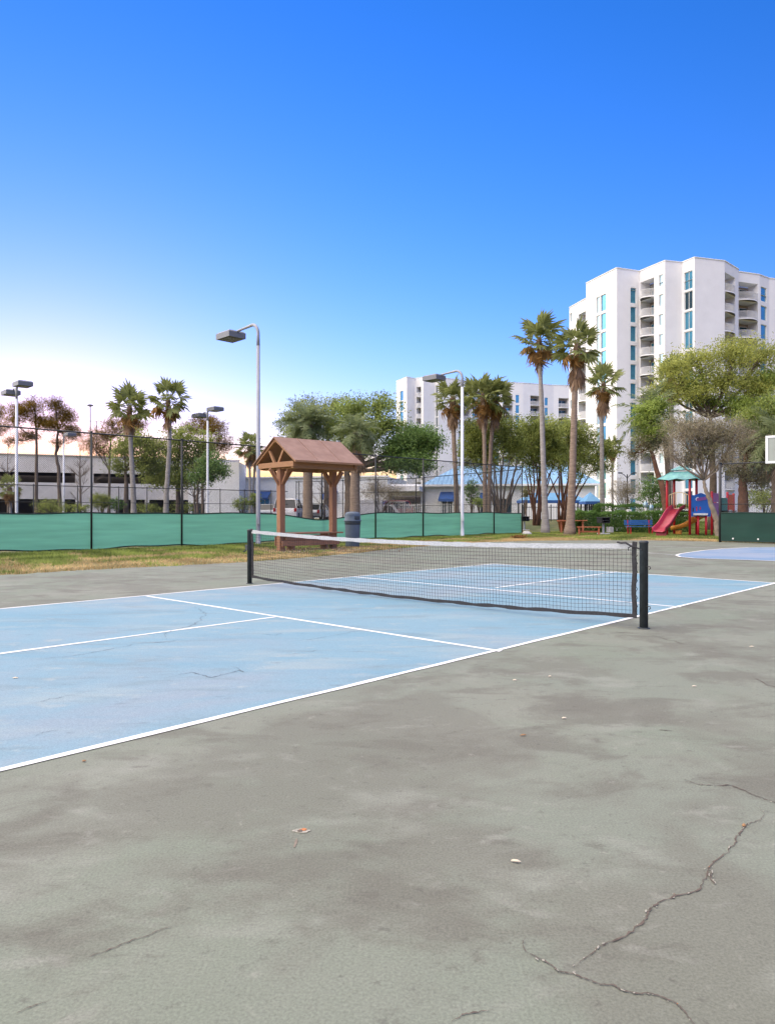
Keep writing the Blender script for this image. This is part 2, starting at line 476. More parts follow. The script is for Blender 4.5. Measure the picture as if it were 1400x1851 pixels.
# cracks
def smooth_path(pts, sub=5, jit=.5, seed=1):
    r = random.Random(seed); out = []
    for i in range(len(pts) - 1):
        a, b = Vector(pts[i]), Vector(pts[i + 1]); L = (b - a).length
        for k in range(sub):
            t = k / sub
            p = a.lerp(b, t)
            if k: p += Vector((r.uniform(-1, 1), r.uniform(-1, 1), 0)) * L * .06 * jit
            out.append(p)
    out.append(Vector(pts[-1]))
    return out
def crack(px, wmax, parent, z, chips=0, seed=1, red=0.0, taper=True):
    r = random.Random(seed)
    pts = smooth_path([G(u, v) for u, v in px], 6, 1.0, seed)
    n = len(pts); m = MB(); L, Rr = [], []
    for i, p in enumerate(pts):
        t = (pts[min(i + 1, n - 1)] - pts[max(i - 1, 0)]); t.normalize(); nr = Vector((-t.y, t.x, 0))
        e = min(1, min(i, n - 1 - i) / (n * .25) + .12) if taper else 1
        wd = wmax * e * r.choice((.25, .4, .55, .8)) * r.uniform(.8, 1.2)
        L.append(p + nr * wd * .5); Rr.append(p - nr * wd * .5)
    vs = [(p.x, p.y, z) for p in L] + [(p.x, p.y, z) for p in Rr]
    m.add(vs, [(i, n + i, n + i + 1, i + 1) for i in range(n - 1)])
    for k in range(chips):
        i = r.randrange(1, n - 1); p = pts[i] + Vector((r.uniform(-1, 1), r.uniform(-1, 1), 0)) * wmax * .9
        s = wmax * r.choice((.15, .2, .3, .45)) * r.uniform(.8, 1.2); a = r.uniform(0, 6.3); q = r.randint(5, 7)
        st = r.uniform(1, 2.6); ta = math.atan2(*(pts[i + 1] - pts[i - 1]).yx) + r.uniform(-.4, .4)
        ring = []
        for j in range(q):
            an = a + j * 6.283 / q; rr = s * r.uniform(.6, 1)
            x, y = rr * st * math.cos(an), rr * .7 * math.sin(an)
            ring.append((p.x + x * math.cos(ta) - y * math.sin(ta), p.y + x * math.sin(ta) + y * math.cos(ta)))
        hgt = r.uniform(.0002, .0008)
        m.prism(ring, z + .0004, z + .0012 + hgt, 2 if r.random() < red else 1)
    o = m.build('crack', [M_crackb if parent is court else M_crack, M_chip, M_rust], parent)
    o['label'] = 'jagged crack in the court surface'
    return o
crack([(1228, 1407), (1262, 1419), (1290, 1421), (1318, 1420), (1340, 1428), (1365, 1440), (1400, 1452), (1450, 1466)], .010, paving, .003, 6, 3)
crack([(1372, 1458), (1380, 1475), (1372, 1484), (1350, 1490), (1342, 1500), (1330, 1515), (1325, 1530), (1300, 1552), (1282, 1568), (1277, 1585), (1262, 1610), (1235, 1618), (1200, 1628), (1180, 1640), (1170, 1650), (1168, 1662), (1145, 1682), (1115, 1700), (1080, 1712), (1070, 1725), (1050, 1738), (1040, 1750)], .0095, paving, .003, 34, 4, .14)
crack([(950, 1695), (943, 1708), (950, 1722), (980, 1737), (1000, 1750), (1010, 1758), (1035, 1762), (1060, 1772), (1085, 1782), (1110, 1783), (1122, 1792), (1150, 1798), (1175, 1798), (1200, 1806), (1222, 1816), (1240, 1835), (1255, 1856), (1270, 1880)], .0085, paving, .0034, 14, 5, .08)
crack([(1280, 1570), (1284, 1590), (1290, 1600)], .008, paving, .0036, 14, 15)
crack([(150, 1735), (190, 1722), (240, 1700), (265, 1694), (290, 1682), (330, 1672)], .006, paving, .003, 0, 6)
crack([(30, 1833), (55, 1822), (88, 1812)], .006, paving, .003, 0, 7)
crack([(815, 1851), (835, 1836), (860, 1832), (890, 1828)], .006, paving, .003, 2, 8)
crack([(1040, 1140), (1110, 1142), (1180, 1149), (1238, 1165), (1300, 1171)], .010, paving, .003, 0, 9)
crack([(1360, 1225), (1385, 1238), (1410, 1246)], .012, paving, .003, 0, 10)
crack([(1190, 1320), (1215, 1322)], .015, paving, .003, 0, 11)
for i, px in enumerate([[(345, 1096), (362, 1103), (372, 1110), (364, 1122), (345, 1132), (312, 1140), (296, 1147), (300, 1157)],
                        [(70, 1192), (130, 1187), (190, 1176), (250, 1164), (300, 1161), (332, 1156)],
                        [(330, 1146), (358, 1149), (420, 1148), (470, 1146), (500, 1150), (512, 1143)],
                        [(500, 1162), (560, 1157), (605, 1149), (640, 1142), (700, 1136)],
                        [(505, 1188), (545, 1181), (580, 1175)],
                        [(285, 1230), (320, 1222), (345, 1216), (365, 1221), (382, 1226), (410, 1219), (432, 1213), (440, 1216), (425, 1207), (405, 1204)],
                        [(55, 1274), (78, 1269), (90, 1264), (105, 1264), (120, 1259), (170, 1250)],
                        [(62, 1333), (72, 1328), (90, 1323), (110, 1321)],
                        [(1050, 1100), (1075, 1098), (1100, 1094)], [(1180, 1057), (1212, 1052)]]):
    crack(px, .011 if i in (0, 1, 5) else .007, court, .006, 0, 20 + i)

# the rusty pit with its pale spall
def blobpoly(c, rx, ry, n, seed, rot=0):
    r = random.Random(seed); out = []
    for k in range(n):
        a = 6.2832 * k / n; q = r.uniform(.65, 1.15)
        x, y = rx * q * math.cos(a), ry * q * math.sin(a)
        out.append((c.x + x * math.cos(rot) - y * math.sin(rot), c.y + x * math.sin(rot) + y * math.cos(rot)))
    return out
pit = thing('pothole', 'small rusty pit with pale broken rim in the grey paving', 'pothole', (0, 0, 0))
c0 = G(543, 1503)
MB().prism(blobpoly(c0, .034, .018, 18, 2), .0015, .003).build('pale_rim', M_chip, pit)
MB().prism(blobpoly(c0 + Vector((.010, .008, 0)), .016, .012, 14, 3), .002, .004).build('rust_patch', M_rust, pit)
MB().prism(blobpoly(c0 + Vector((.0, -.003, 0)), .011, .011, 12, 4), .003, .0046).build('hole', M_crack, pit)
MB().sheet(blobpoly(G(534, 1525), .006, .035, 12, 5), .002).build('rust_streak', pm('rust_stain', (.20, .165, .13), .2, 30, .95), pit)

# litter on the paving
def leaf_litter(u, v, ln, wd, mat, rot, label, seed):
    p = G(u, v); r = random.Random(seed); ln *= .85; wd *= .7
    n = 7; m = MB(); top = []
    for i in range(n):
        t = i / (n - 1); x = (t - .5) * ln; hw = wd * .5 * math.sin(math.pi * (t * .92 + .04)) ** .7
        zz = .002 + .006 * math.sin(math.pi * t) * r.uniform(.6, 1.2)
        m.v += [(x, -hw, .006 + zz * .2), (x, 0, .006 + zz), (x, hw, .006 + zz * .3)]
    for i in range(n - 1):
        for k in range(2):
            a = i * 3 + k
            m.f.append((a, a + 3, a + 4, a + 1)); m.m.append(0)
    # underside
    o0 = len(m.v)
    m.v += [(x, y, .0045) for (x, y, z) in m.v[:o0]]
    for i in range(n - 1):
        for k in range(2):
            a = o0 + i * 3 + k
            m.f.append((a, a + 1, a + 4, a + 3)); m.m.append(0)
    o = m.build('fallen_leaf', mat, None, True)
    o.location = (p.x, p.y, 0); o.rotation_euler = (0, 0, rot)
    return tag(o, label, 'leaf', 'dry leaves lying on the paving')
lit = [(932, 1560, .040, .013, M_leaf_pale, -.25, 'largest pale dry leaf on the paving, left of the long crack'),
       (1019, 1300, .034, .016, M_leaf_pale, .1, 'pale dry leaf alone on the paving below the right net post'),
       (993, 1224, .030, .016, M_leaf_pale, .3, 'small pale leaf nearest the court corner, right of its twin'),
       (930, 1231, .038, .014, M_leaf_pale, -.1, 'small pale leaf just outside the sideline, left of its twin'),
       (1254, 1242, .04, .014, M_leaf_pale, .0, 'thin pale leaf on paving far right of the net post'),
       (1344, 1495, .026, .02, M_leaf_brown, .8, 'orange brown leaf lying in the long branching crack'),
       (152, 1378, .022, .015, M_leaf_brown, .4, 'dark brown leaf just below the near white sideline'),
       (945, 1331, .045, .010, M_leaf_brown, .25, 'dark twig-like leaf in the middle of the grey paving'),
       (1358, 1170, .05, .02, M_leaf_pale, .0, 'pale leaf at the right edge behind the net post line'),
       (28, 1227, .05, .018, M_leaf_pale, .1, 'pale leaf on the blue court at its left side')]
for i, a in enumerate(lit): leaf_litter(*a, seed=i)

# ------------------------------------------------------------------ chain-link fences and windscreens
def chain_link(mb, p, q, z0, z1, sp=.062, rw=.0021, zq0=None, zq1=None):
    """two families of straight diagonal wires filling a panel; sp = spacing along the rail"""
    p = Vector(p); q = Vector(q); d = (q - p); L = d.length; d.normalize(); nr = Vector((-d.y, d.x, 0))
    h = z1 - z0; k = int((L + h) / sp) + 1
    for fam in (0, 1):
        off = nr * (.004 if fam else -.004)
        for i in range(k):
            s0 = i * sp - h
            a, b = (s0, z0), (s0 + h, z1)
            lo = max(0, -s0); hi = min(h, L - s0)
            if hi - lo < .01: continue
            sa, sb = s0 + lo, s0 + hi; za, zb = z0 + lo, z0 + hi
            if fam: sa, sb = L - sa, L - sb
            P = p + d * sa + off; Q = p + d * sb + off
            P.z = za; Q.z = zb
            o = len(mb.v)
            u1 = nr * rw * 1.2; u2 = (Q - P).normalized().cross(nr) * rw
            for X in (P, Q):
                mb.v += [tuple(X + u1), tuple(X - u1 * .5 + u2), tuple(X - u1 * .5 - u2)]
            for j in range(3):
                j2 = (j + 1) % 3
                mb.f.append((o + j, o + j2, o + 3 + j2, o + 3 + j)); mb.m.append(0)
def fence_run(root, p, q, z1, posts, z0=.06, r=.035, rails=(), sp=.062, rw=.0021):
    p = Vector(p); q = Vector(q); fd = (q - p).normalized(); fn = Vector((fd.y, -fd.x, 0))
    for t in posts:
        b = p.lerp(q, t) + fn * (r + .02)
        o = MB().tube([(b.x, b.y, gz(b.x, b.y) - .1), (b.x, b.y, z1 + .02)], r, 8).tube([(b.x, b.y, z1 + .02), (b.x, b.y, z1 + .07)], [r * 1.3, r * .5], 8).build('post', M_black, root, True)
    MB().tube([(p.x, p.y, z1), (q.x, q.y, z1)], .024, 8).build('top_rail', M_black, root, True)
    for z in rails:
        MB().tube([(p.x, p.y, z), (q.x, q.y, z)], .018, 6).build('mid_rail', M_black, root, True)
    m = MB(); chain_link(m, p - fn * .03, q - fn * .03, z0, z1, sp, rw)
    tag(m.build('chain_link_mesh', M_black, root), kind='stuff')
def on_line(p, q, u):
    """parameter along pq where the sight line of photo column u crosses it"""
    k = (u - 700) / F
    return (k * p.y - p.x) / ((q.x - p.x) - k * (q.y - p.y))

FA, FB = Vector((-11.53, 21.23, 0)), Vector((7.66, 40.83, 0))
FA0 = FA + (FA - FB) * .22
fence = thing('chain_link_fence', 'tall black chain-link tennis fence with pale green windscreen along the grass verge', 'fence', (0, 0, 0))
us = [-170, 0, 164, 327, 466, 580, 677, 763, 832, 891, 941.5]
fence_run(fence, FA0, FB, 3.80, [on_line(FA0, FB, u) for u in us if u != 0])
def screen(p, q, z0f, z1f, off, wave, mat, name, label, n=260, hemw=.05, grommets=0):
    root = thing(name, label, 'windscreen', (0, 0, 0))
    p = Vector(p); q = Vector(q); d = (q - p); L = d.length; d.normalize(); nr = Vector((d.y, -d.x, 0))  # towards the camera
    rows = 9; m = MB(); rr = random.Random(3)
    ph = [rr.uniform(0, 6.28) for _ in range(12)]
    def pos(s, tz):
        z0, z1 = z0f(s), z1f(s)
        wv = wave * (math.sin(s * 2.1 + ph[0] + tz * 2) + .6 * math.sin(s * 5.3 + ph[1] - tz * 3) + .35 * math.sin(s * 11 + ph[2] + tz * 7)) * (.4 + tz * (1 - tz) * 2.4)
        P = p + d * s + nr * (off(s) + wv)
        return (P.x, P.y, z0 + (z1 - z0) * tz)
    for i in range(n + 1):
        for j in range(rows): m.v.append(pos(L * i / n, j / (rows - 1)))
    for i in range(n):
        for j in range(rows - 1):
            a = i * rows + j
            m.f.append((a, a + rows, a + rows + 1, a + 1)); m.m.append(0)
    m.build('cloth', mat, root, True)
    for tz in (0.0, 1.0):
        MB().tube([Vector(pos(L * i / n, tz)) for i in range(0, n + 1, 2)], hemw * .45, 5).build('hem', M_hem, root, True)
    if grommets:
        for k in range(grommets):
            P = Vector(pos(L * (k + .5) / grommets, .09)) + nr * .01
            MB().lathe([(.035, -.006), (.035, .006)], 8).build('grommet', M_frame, root).matrix_local = Matrix.Translation(P) @ Matrix.Rotation(math.pi / 2, 4, nr.cross(Vector((0, 0, 1))))
    return root
dF = (FB - FA0); LF = dF.length
s580 = on_line(FA0, FB, 580) * LF
def top_z(s):
    t = s / LF
    sag = -.27 * math.exp(-((s - s580) / 1.9) ** 2)
    return 1.19 + .012 * math.sin(s * .9) + .012 * math.sin(s * 2.3 + 1) + sag - .03 * math.exp(-((s - LF) / 1.5) ** 2)
def bot_z(s): return .045 + .03 * math.sin(s * 1.3) + .02 * math.sin(s * 3.1 + 2)
screen(FA0, FB, bot_z, top_z, lambda s: -.005 + .16 * math.exp(-((s - s580) / 1.6) ** 4), .010, M_screen, 'windscreen', 'long pale green mesh windscreen tied low on the tall tennis fence')

# lower and taller fences of the courts behind
def at_Y(u, Y): return Vector(((u - 700) / F * Y, Y, 0))
f2a, f2b = at_Y(-140, 33.5), at_Y(520, 48)
fence2 = thing('chain_link_fence', 'low black chain-link fence behind the long green windscreen on the left', 'fence', (0, 0, 0))
fence_run(fence2, f2a, f2b, 2.62, [on_line(f2a, f2b, u) for u in (-100, 60, 140, 214, 265, 330, 397, 441, 489)], r=.028, rails=(1.75,), sp=.09, rw=.002)
f3a, f3b = at_Y(535, 57.5), at_Y(752, 51.5)
fence3 = thing('chain_link_fence', 'black chain-link fence seen under the wooden shelter roof and oak limbs', 'fence', (0, 0, 0))
fence_run(fence3, f3a, f3b, 3.66, [on_line(f3a, f3b, u) for u in (536, 541, 562, 620, 683, 752)], r=.035, rails=(1.9, 2.7), sp=.09, rw=.002)
f4a, f4b = at_Y(752, 51.4), Vector((FB.x - .05, FB.y + .1, 0))
fence4 = thing('chain_link_fence', 'black chain-link return fence between the oak and the screen corner', 'fence', (0, 0, 0))
fence_run(fence4, f4a, f4b, 3.68, [on_line(f4a, f4b, u) for u in (768, 825, 905)], r=.03, rails=(1.7,), sp=.09, rw=.002)

RA = G(1302, 980); RD = Vector((.73, -.68, 0)); RB = RA + RD * 7.5
fence5 = thing('chain_link_fence', 'black fence with dark green windscreen beside the playground', 'fence', (0, 0, 0))
fence_run(fence5, RA, RB, 3.2, [0, .4, .8], r=.06, rails=(1.55,))
screen(RA + RD * .06, RB, lambda s: .06, lambda s: 1.2 + .012 * math.sin(s * 2), lambda s: .16, .012, M_screend, 'windscreen', 'short dark green windscreen on the fence beside the playground', n=80, grommets=8)

# ------------------------------------------------------------------ the net
NL, NR = G(451, 1055), G(1163, 1136)
dN = (NR - NL); LN = dN.length; dN.normalize(); nN = Vector((dN.y, -dN.x, 0))
net = thing('court_net', 'black pickleball net with worn white top tape on two dark posts', 'net', (NL.x, NL.y, 0), math.atan2(dN.y, dN.x))
# local frame: x along the net, y away, z up
MB().lathe([(.040, -.02), (.040, .905), (.044, .908), (.044, .925), (.036, .935), (.01, .938)], 18).lathe([(.06, .0), (.06, .006), (.045, .012)], 18).build('post', M_netpost, net, True)
MB().lathe([(.044, -.02), (.044, .90), (.048, .903), (.048, .918), (.04, .928), (.01, .931)], 18, (LN, 0, 0)).lathe([(.065, 0), (.065, .006), (.048, .012)], 18, (LN, 0, 0)).build('post', M_netpost, net, True)
x0, x1 = .075, LN - .105
def ntop(x):
    t = (x - x0) / (x1 - x0)
    return .925 * (1 - t) + .897 * t - .075 * 4 * t * (1 - t) * (1 - .12 * t)
def nbot(x):
    t = (x - x0) / (x1 - x0)
    return .115 - .082 * (math.sin(math.pi * t) ** .8 if 0 < t < 1 else 0) + .004 * math.sin(x * 9)
def ny(x, k=0.5):
    t = (x - x0) / (x1 - x0)
    return .05 * math.sin(math.pi * t) * (1 - k) + .01 * math.sin(x * 3.3 + k * 4) * k
nm = MB(); cell = .047; cr = .0019
nv = int((x1 - x0) / cell)
rn = random.Random(8)
for i in range(nv + 1):
    x = x0 + (x1 - x0) * i / nv
    zt, zb = ntop(x) - .03, nbot(x) + .03
    pts = []
    for j in range(7):
        t = j / 6
        pts.append((x + rn.uniform(-.0025, .0025), ny(x, t), zb + (zt - zb) * t))
    nm.tube(pts, cr, 3, cap=False)
rowsn = 17
for j in range(1, rowsn):
    t = j / rowsn; pts = []
    for i in range(0, nv + 1, 2):
        x = x0 + (x1 - x0) * i / nv
        zt, zb = ntop(x) - .03, nbot(x) + .03
        pts.append((x, ny(x, t), zb + (zt - zb) * t + rn.uniform(-.002, .002)))
    nm.tube(pts, cr, 3, cap=False)
tag(nm.build('netting', M_cord, net), kind='stuff')
def ribbon(name, fz, hw, th, mat, n=60, k=1.0):
    m = MB()
    for i in range(n + 1):
        x = x0 - .005 + (x1 - x0 + .01) * i / n
        z = fz(x); y = ny(x, k) + .002 * math.sin(x * 13)
        hh = hw + .003 * math.sin(x * 17) + .002 * math.sin(x * 41)
        m.v += [(x, y - th, z - hh), (x, y + th, z - hh), (x, y + th, z + hh), (x, y - th, z + hh)]
    for i in range(n):
        a = i * 4
        for j in range(4):
            j2 = (j + 1) % 4
            m.f.append((a + j, a + j2, a + 4 + j2, a + 4 + j)); m.m.append(0)
    m.f += [(0, 1, 2, 3), (n * 4, n * 4 + 3, n * 4 + 2, n * 4 + 1)]; m.m += [0, 0]
    return m.build(name, mat, net)
ribbon('top_tape', lambda x: ntop(x) - .026, .027, .006, M_band)
ribbon('bottom_band', lambda x: nbot(x) + .012, .020, .007, M_strap, k=0.0)
for xe in (x0, x1):
    m = MB()
    pts = [(xe + .006 * math.sin(j * 1.3), ny(xe, j / 10), nbot(xe) - .01 + (ntop(xe) - nbot(xe) + .03) * j / 10) for j in range(11)]
    for a, b in zip(pts[:-1], pts[1:]): m.bar(a, b, .012, .05, up=(1, 0, 0))
    m.build('side_band', M_strap, net)
lc = MB(); pts = []
for j in range(15):
    z = .14 + (.78 - .14) * j / 14
    pts.append(((x1 + .02) if j % 2 else (LN - .055), -.03, z))
lc.tube(pts, .0035, 5)
lc.build('lacing_cord', M_cord, net)
tie = MB()
tie.tube([(x1 + .03, -.02, .86), (x1 - .02, -.03, .87), (x1 - .08, -.035, .905), (x1 - .13, -.03, .90), (x1 - .18, -.02, .907)], .011, 6)
tie.tube([(x1 + .02, -.02, .86), (LN - .03, -.02, .84), (LN, -.05, .835)], .008, 6)
tie.tube([(x1 - .02, -.03, .87), (x1 - .05, -.04, .85), (x1 - .045, -.04, .82)], .006, 6)
tie.build('tie_strap', M_strap, net)
lt = MB()
for j in range(12):
    z = .16 + .72 * j / 11
    lt.tube([(.03, -.02, z), (x0 + .01, -.015, z + .02)], .004, 4)
lt.build('lacing_cord', M_cord, net)
for z in (.66, .24):
    MB().tube([(LN + .04, -.02, z), (LN + .075, -.02, z), (LN + .08, -.02, z - .02), (LN + .065, -.02, z - .03)], .005, 6).build('hook', M_black, net)
MB().box((-.06, 0, .62), (.07, .06, .09)).tube([(-.06, 0, .6), (-.1, -.02, .56), (-.1, -.06, .55)], .012, 6).build('winder', M_netpost, net, bevel=.01)

# ------------------------------------------------------------------ wooden shelter, bin
rd = Vector((.74, .67, 0)).normalized()
R1 = Vector((-3.57, 22.67, 0))
shel = thing('park_shelter', 'small brown wooden gabled shelter with bench on two posts', 'shelter', (R1.x, R1.y, 0), math.atan2(rd.y, rd.x))
LR = 2.56   # local x along the ridge, y across (+y away), ridge at y = 0
for px_ in (.22, 2.32):
    MB().box((px_, 0, 1.32), (.2, .2, 2.66)).build('post', M_wood, shel, bevel=.012)
    for sx in (-1, 1):
        MB().bar((px_ + sx * .06, 0, 2.08), (px_ + sx * .42, 0, 2.60), .075, .075, up=(0, 1, 0)).build('brace', M_wood, shel, bevel=.006)
    for sy in (-1, 1):
        MB().bar((px_, sy * .06, 2.10), (px_, sy * .42, 2.60), .075, .075, up=(1, 0, 0)).build('brace', M_wood, shel, bevel=.006)
    MB().box((px_, 0, 2.69), (.14, 1.9, .19)).build('tie_beam', M_woodb, shel, bevel=.01)
for sy in (-.9, .9):
    MB().box((LR / 2, sy, 2.70), (LR - .06, .12, .20)).build('eave_beam', M_woodb, shel, bevel=.01)
for ex in (.06, LR - .06):
    for sy in (-1, 1):
        MB().bar((ex, sy * 1.13, 2.80), (ex, 0, 3.545), .09, .13, up=(1, 0, 0)).build('rafter', M_woodb, shel, bevel=.008)
        MB().bar((ex + .01, sy * .12, 2.80), (ex + .01, sy * .42, 3.22), .08, .08, up=(1, 0, 0)).build('truss_web', M_woodb, shel, bevel=.006)
    MB().box((ex + .004, 0, 2.73), (.12, 2.0, .17)).build('gable_beam', M_woodb, shel, bevel=.01)
MB().box((LR / 2, 0, 3.52), (LR, .05, .14)).build('ridge_beam', M_woodb, shel)
for sy in (-1, 1):
    m = MB()
    a0, a1 = (-.06, sy * 1.2, 2.79), (LR + .08, sy * 1.2, 2.79)
    b0, b1 = (-.06, sy * -.004, 3.60), (LR + .08, sy * -.004, 3.60)
    up = Vector((0, 0, .035)); k = 8
    vs = [a0, a1, b1, b0]; vs = [Vector(v) for v in vs]
    m.add(vs + [v + up for v in vs], [(0, 1, 2, 3), (7, 6, 5, 4), (0, 4, 5, 1), (1, 5, 6, 2), (2, 6, 7, 3), (3, 7, 4, 0)])
    roofp = m.build('roof', M_shingle, shel)
    for e in (1, 2):
        xa = -.06 + (LR + .14) * e / 3
        MB().bar((xa, sy * 1.2, 2.828), (xa, sy * .01, 3.638), .012, .012).build('roof_seam', M_shingle, roofp)
    MB().bar((-.07, sy * 1.215, 2.80), (LR + .09, sy * 1.215, 2.80), .02, .06).build('drip_edge', M_woodb, roofp)
for k, yy in enumerate((-.2, 0.0, .2)):
    MB().box((LR / 2 + .02, yy * 1.05 - (.0 if yy else 0), .545), (LR - .1 if yy else 1.86, .19, .05)).build('seat_board', M_wood, shel, bevel=.006)
MB().box((LR / 2, -.18, .41), (2.02, .04, .16)).build('apron_board', M_wood, shel)
MB().box((LR / 2, -.20, .23), (2.3, .04, .17)).build('apron_board', M_wood, shel)
MB().box((LR / 2, .20, .3), (2.3, .04, .3)).build('apron_board', M_wood, shel)
for px_ in (.6, 1.95):
    MB().box((px_, .0, .26), (.09, .34, .52)).build('bench_support', M_wood, shel)

bp_ = G(637, 988)
bin_ = thing('litter_bin', 'grey-blue plastic litter bin with domed lid beside the wooden shelter', 'litter bin', (bp_.x, bp_.y, 0))
MB().lathe([(.235, 0), (.25, .03), (.275, .78), (.275, .80)], 28).build('body', M_bin, bin_, True)
MB().lathe([(.283, .79), (.283, .89), (.275, .90)], 28).build('rim_band', M_bind, bin_, True)
lid = MB().lathe([(.275, .895), (.32, .90), (.32, .935), (.285, .95), (.282, 1.12), (.27, 1.17), (.22, 1.22), (.12, 1.245), (.01, 1.25)], 28).build('lid', M_bin, bin_, True)
MB().box((.17, -.215, 1.03), (.2, .06, .12), rz=.65).build('flap', M_bind, lid, bevel=.01)

# ------------------------------------------------------------------ court lamps
def lamp_post(u, Y, label, heads=1, h=8.5, single_dir=(-.707, .707), reach=1.9, pole=None):
    b = at_Y(u, Y)
    root = thing('court_lamp', label, 'lamp post', (b.x, b.y, 0), 0, 'court floodlight posts')
    pole = pole or M_polew
    MB().lathe([(.13, -.05), (.13, .02), (.10, .03), (.085, .5), (.07, h - .9)], 12).build('pole', pole, root, True)
    MB().box((.02, -.1, .9), (.11, .09, .28)).build('switch_box', pole, root, bevel=.01)
    dirs = [Vector((*single_dir, 0))] if heads == 1 else [Vector((*single_dir, 0)), -Vector((*single_dir, 0))]
    for k, d in enumerate(dirs):
        rr = reach; top = h - (.25 if (heads == 2 and k == 0) else 0)
        pts = []
        rad = .42
        for i in range(9):
            a = math.pi / 2 * i / 8
            pts.append(d * (rad * (1 - math.cos(a))) + Vector((0, 0, top - rad - .03 + rad * math.sin(a))))
        pts = [Vector((0, 0, h - 1.0))] + pts + [d * (rr - .5) + Vector((0, 0, top - .08))]
        MB().tube(pts, [.07] + [.062] * (len(pts) - 2) + [.045], 10).build('arm', M_steel, root, True)
        hd = thing_part('lamp_head', root)
        c = d * rr + Vector((0, 0, top - .20)); az = math.atan2(d.y, d.x)
        m = MB(); Mx = Matrix.Rotation(az, 3, 'Z')
        lo = [(-.48, -.39, -.13), (.48, -.39, -.13), (.48, .39, -.13), (-.48, .39, -.13)]
        hi = [(-.48, -.39, .09), (.48, -.39, .09), (.48, .39, .09), (-.48, .39, .09)]
        tp = [(-.42, -.32, .15), (.42, -.32, .15), (.42, .32, .15), (-.42, .32, .15)]
        m.add([c + Mx @ Vector(p) for p in lo + hi + tp], [(3, 2, 1, 0), (0, 1, 5, 4), (1, 2, 6, 5), (2, 3, 7, 6), (3, 0, 4, 7), (4, 5, 9, 8), (5, 6, 10, 9), (6, 7, 11, 10), (7, 4, 8, 11), (8, 9, 10, 11)])
        me = m.mesh('lamp_head', M_head); hd.data = me
        MB().box(c + Vector((0, 0, -.135)), (.80, .62, .02), rz=az).build('lens', M_lens, hd)
    return root
def thing_part(name, parent):
    o = bpy.data.objects.new(name, bpy.data.meshes.new(name)); C.objects.link(o); o.parent = parent
    return o
lamp_post(466.5, 27.3, 'tall grey floodlight post arching left beside the wooden shelter', pole=M_steel)
lamp_post(835, 36.3, 'white floodlight post in front of the green windscreen, right of the oak')
lamp_post(30, 40.1, 'twin-headed floodlight post at the left edge before the pines', 2, reach=1.0)
lamp_post(375, 49.7, 'twin-headed floodlight post between the pair of palms and shelter', 2, reach=1.0)
lamp_post(115, 66, 'far single floodlight post standing before the parking garage', 1, single_dir=(.707, -.707), reach=1.5)
mast = at_Y(163, 130)
mo = thing('light_mast', 'very tall thin mast rising behind the parking garage', 'mast', (mast.x, mast.y, 0))
MB().tube([(0, 0, 0), (0, 0, 20.6)], [.2, .1], 8).build('pole', M_steel, mo)
MB().lathe([(.3, 20.5), (.55, 20.6), (.55, 20.75), (.2, 20.9)], 10).build('lamp_ring', M_head, mo)
m2 = at_Y(174, 118)
mo = thing('light_mast', 'shorter thin T-topped mast right of the tallest one behind garage', 'mast', (m2.x, m2.y, 0))
MB().tube([(0, 0, 0), (0, 0, 16.2)], [.15, .08], 8).build('pole', M_steel, mo)
MB().bar((-1.0, 0, 16.3), (.9, 0, 16.3), .12, .12).build('cross_arm', M_steel, mo)

# ------------------------------------------------------------------ buildings
def wall(mb, p, q, z0, z1, ops, depth=.25, mi=0):
    """vertical wall from p to q (outer side to the right of the direction) with real openings and reveals"""
    p = Vector(p); q = Vector(q); p.z = q.z = 0
    d = q - p; L = d.length; d.normalize(); inn = Vector((-d.y, d.x, 0))
    A = sorted({0.0, L} | {min(L, max(0, x)) for o in ops for x in o[:2]})
    Z = sorted({z0, z1} | {min(z1, max(z0, x)) for o in ops for x in o[2:4]})
    P = lambda a, z, k=0: p + d * a + inn * k + Vector((0, 0, z))
    for i in range(len(A) - 1):
        # merge vertically
        run = None
        for j in range(len(Z) - 1):
            am, zm = (A[i] + A[i + 1]) / 2, (Z[j] + Z[j + 1]) / 2
            hole = any(o[0] < am < o[1] and o[2] < zm < o[3] for o in ops)
            if not hole:
                mb.add([P(A[i], Z[j]), P(A[i + 1], Z[j]), P(A[i + 1], Z[j + 1]), P(A[i], Z[j + 1])], [(0, 1, 2, 3)], mi)
    for o in ops:
        a0, a1, b0, b1 = max(0, o[0]), min(L, o[1]), max(z0, o[2]), min(z1, o[3])
        dd = o[4] if len(o) > 4 else depth
        for (x, y) in (((a0, b0), (a0, b1)), ((a0, b1), (a1, b1)), ((a1, b1), (a1, b0)), ((a1, b0), (a0, b0))):
            mb.add([P(x[0], x[1]), P(y[0], y[1]), P(y[0], y[1], dd), P(x[0], x[1], dd)], [(0, 1, 2, 3)], mi)
    return d, inn, L
WCACHE = {}
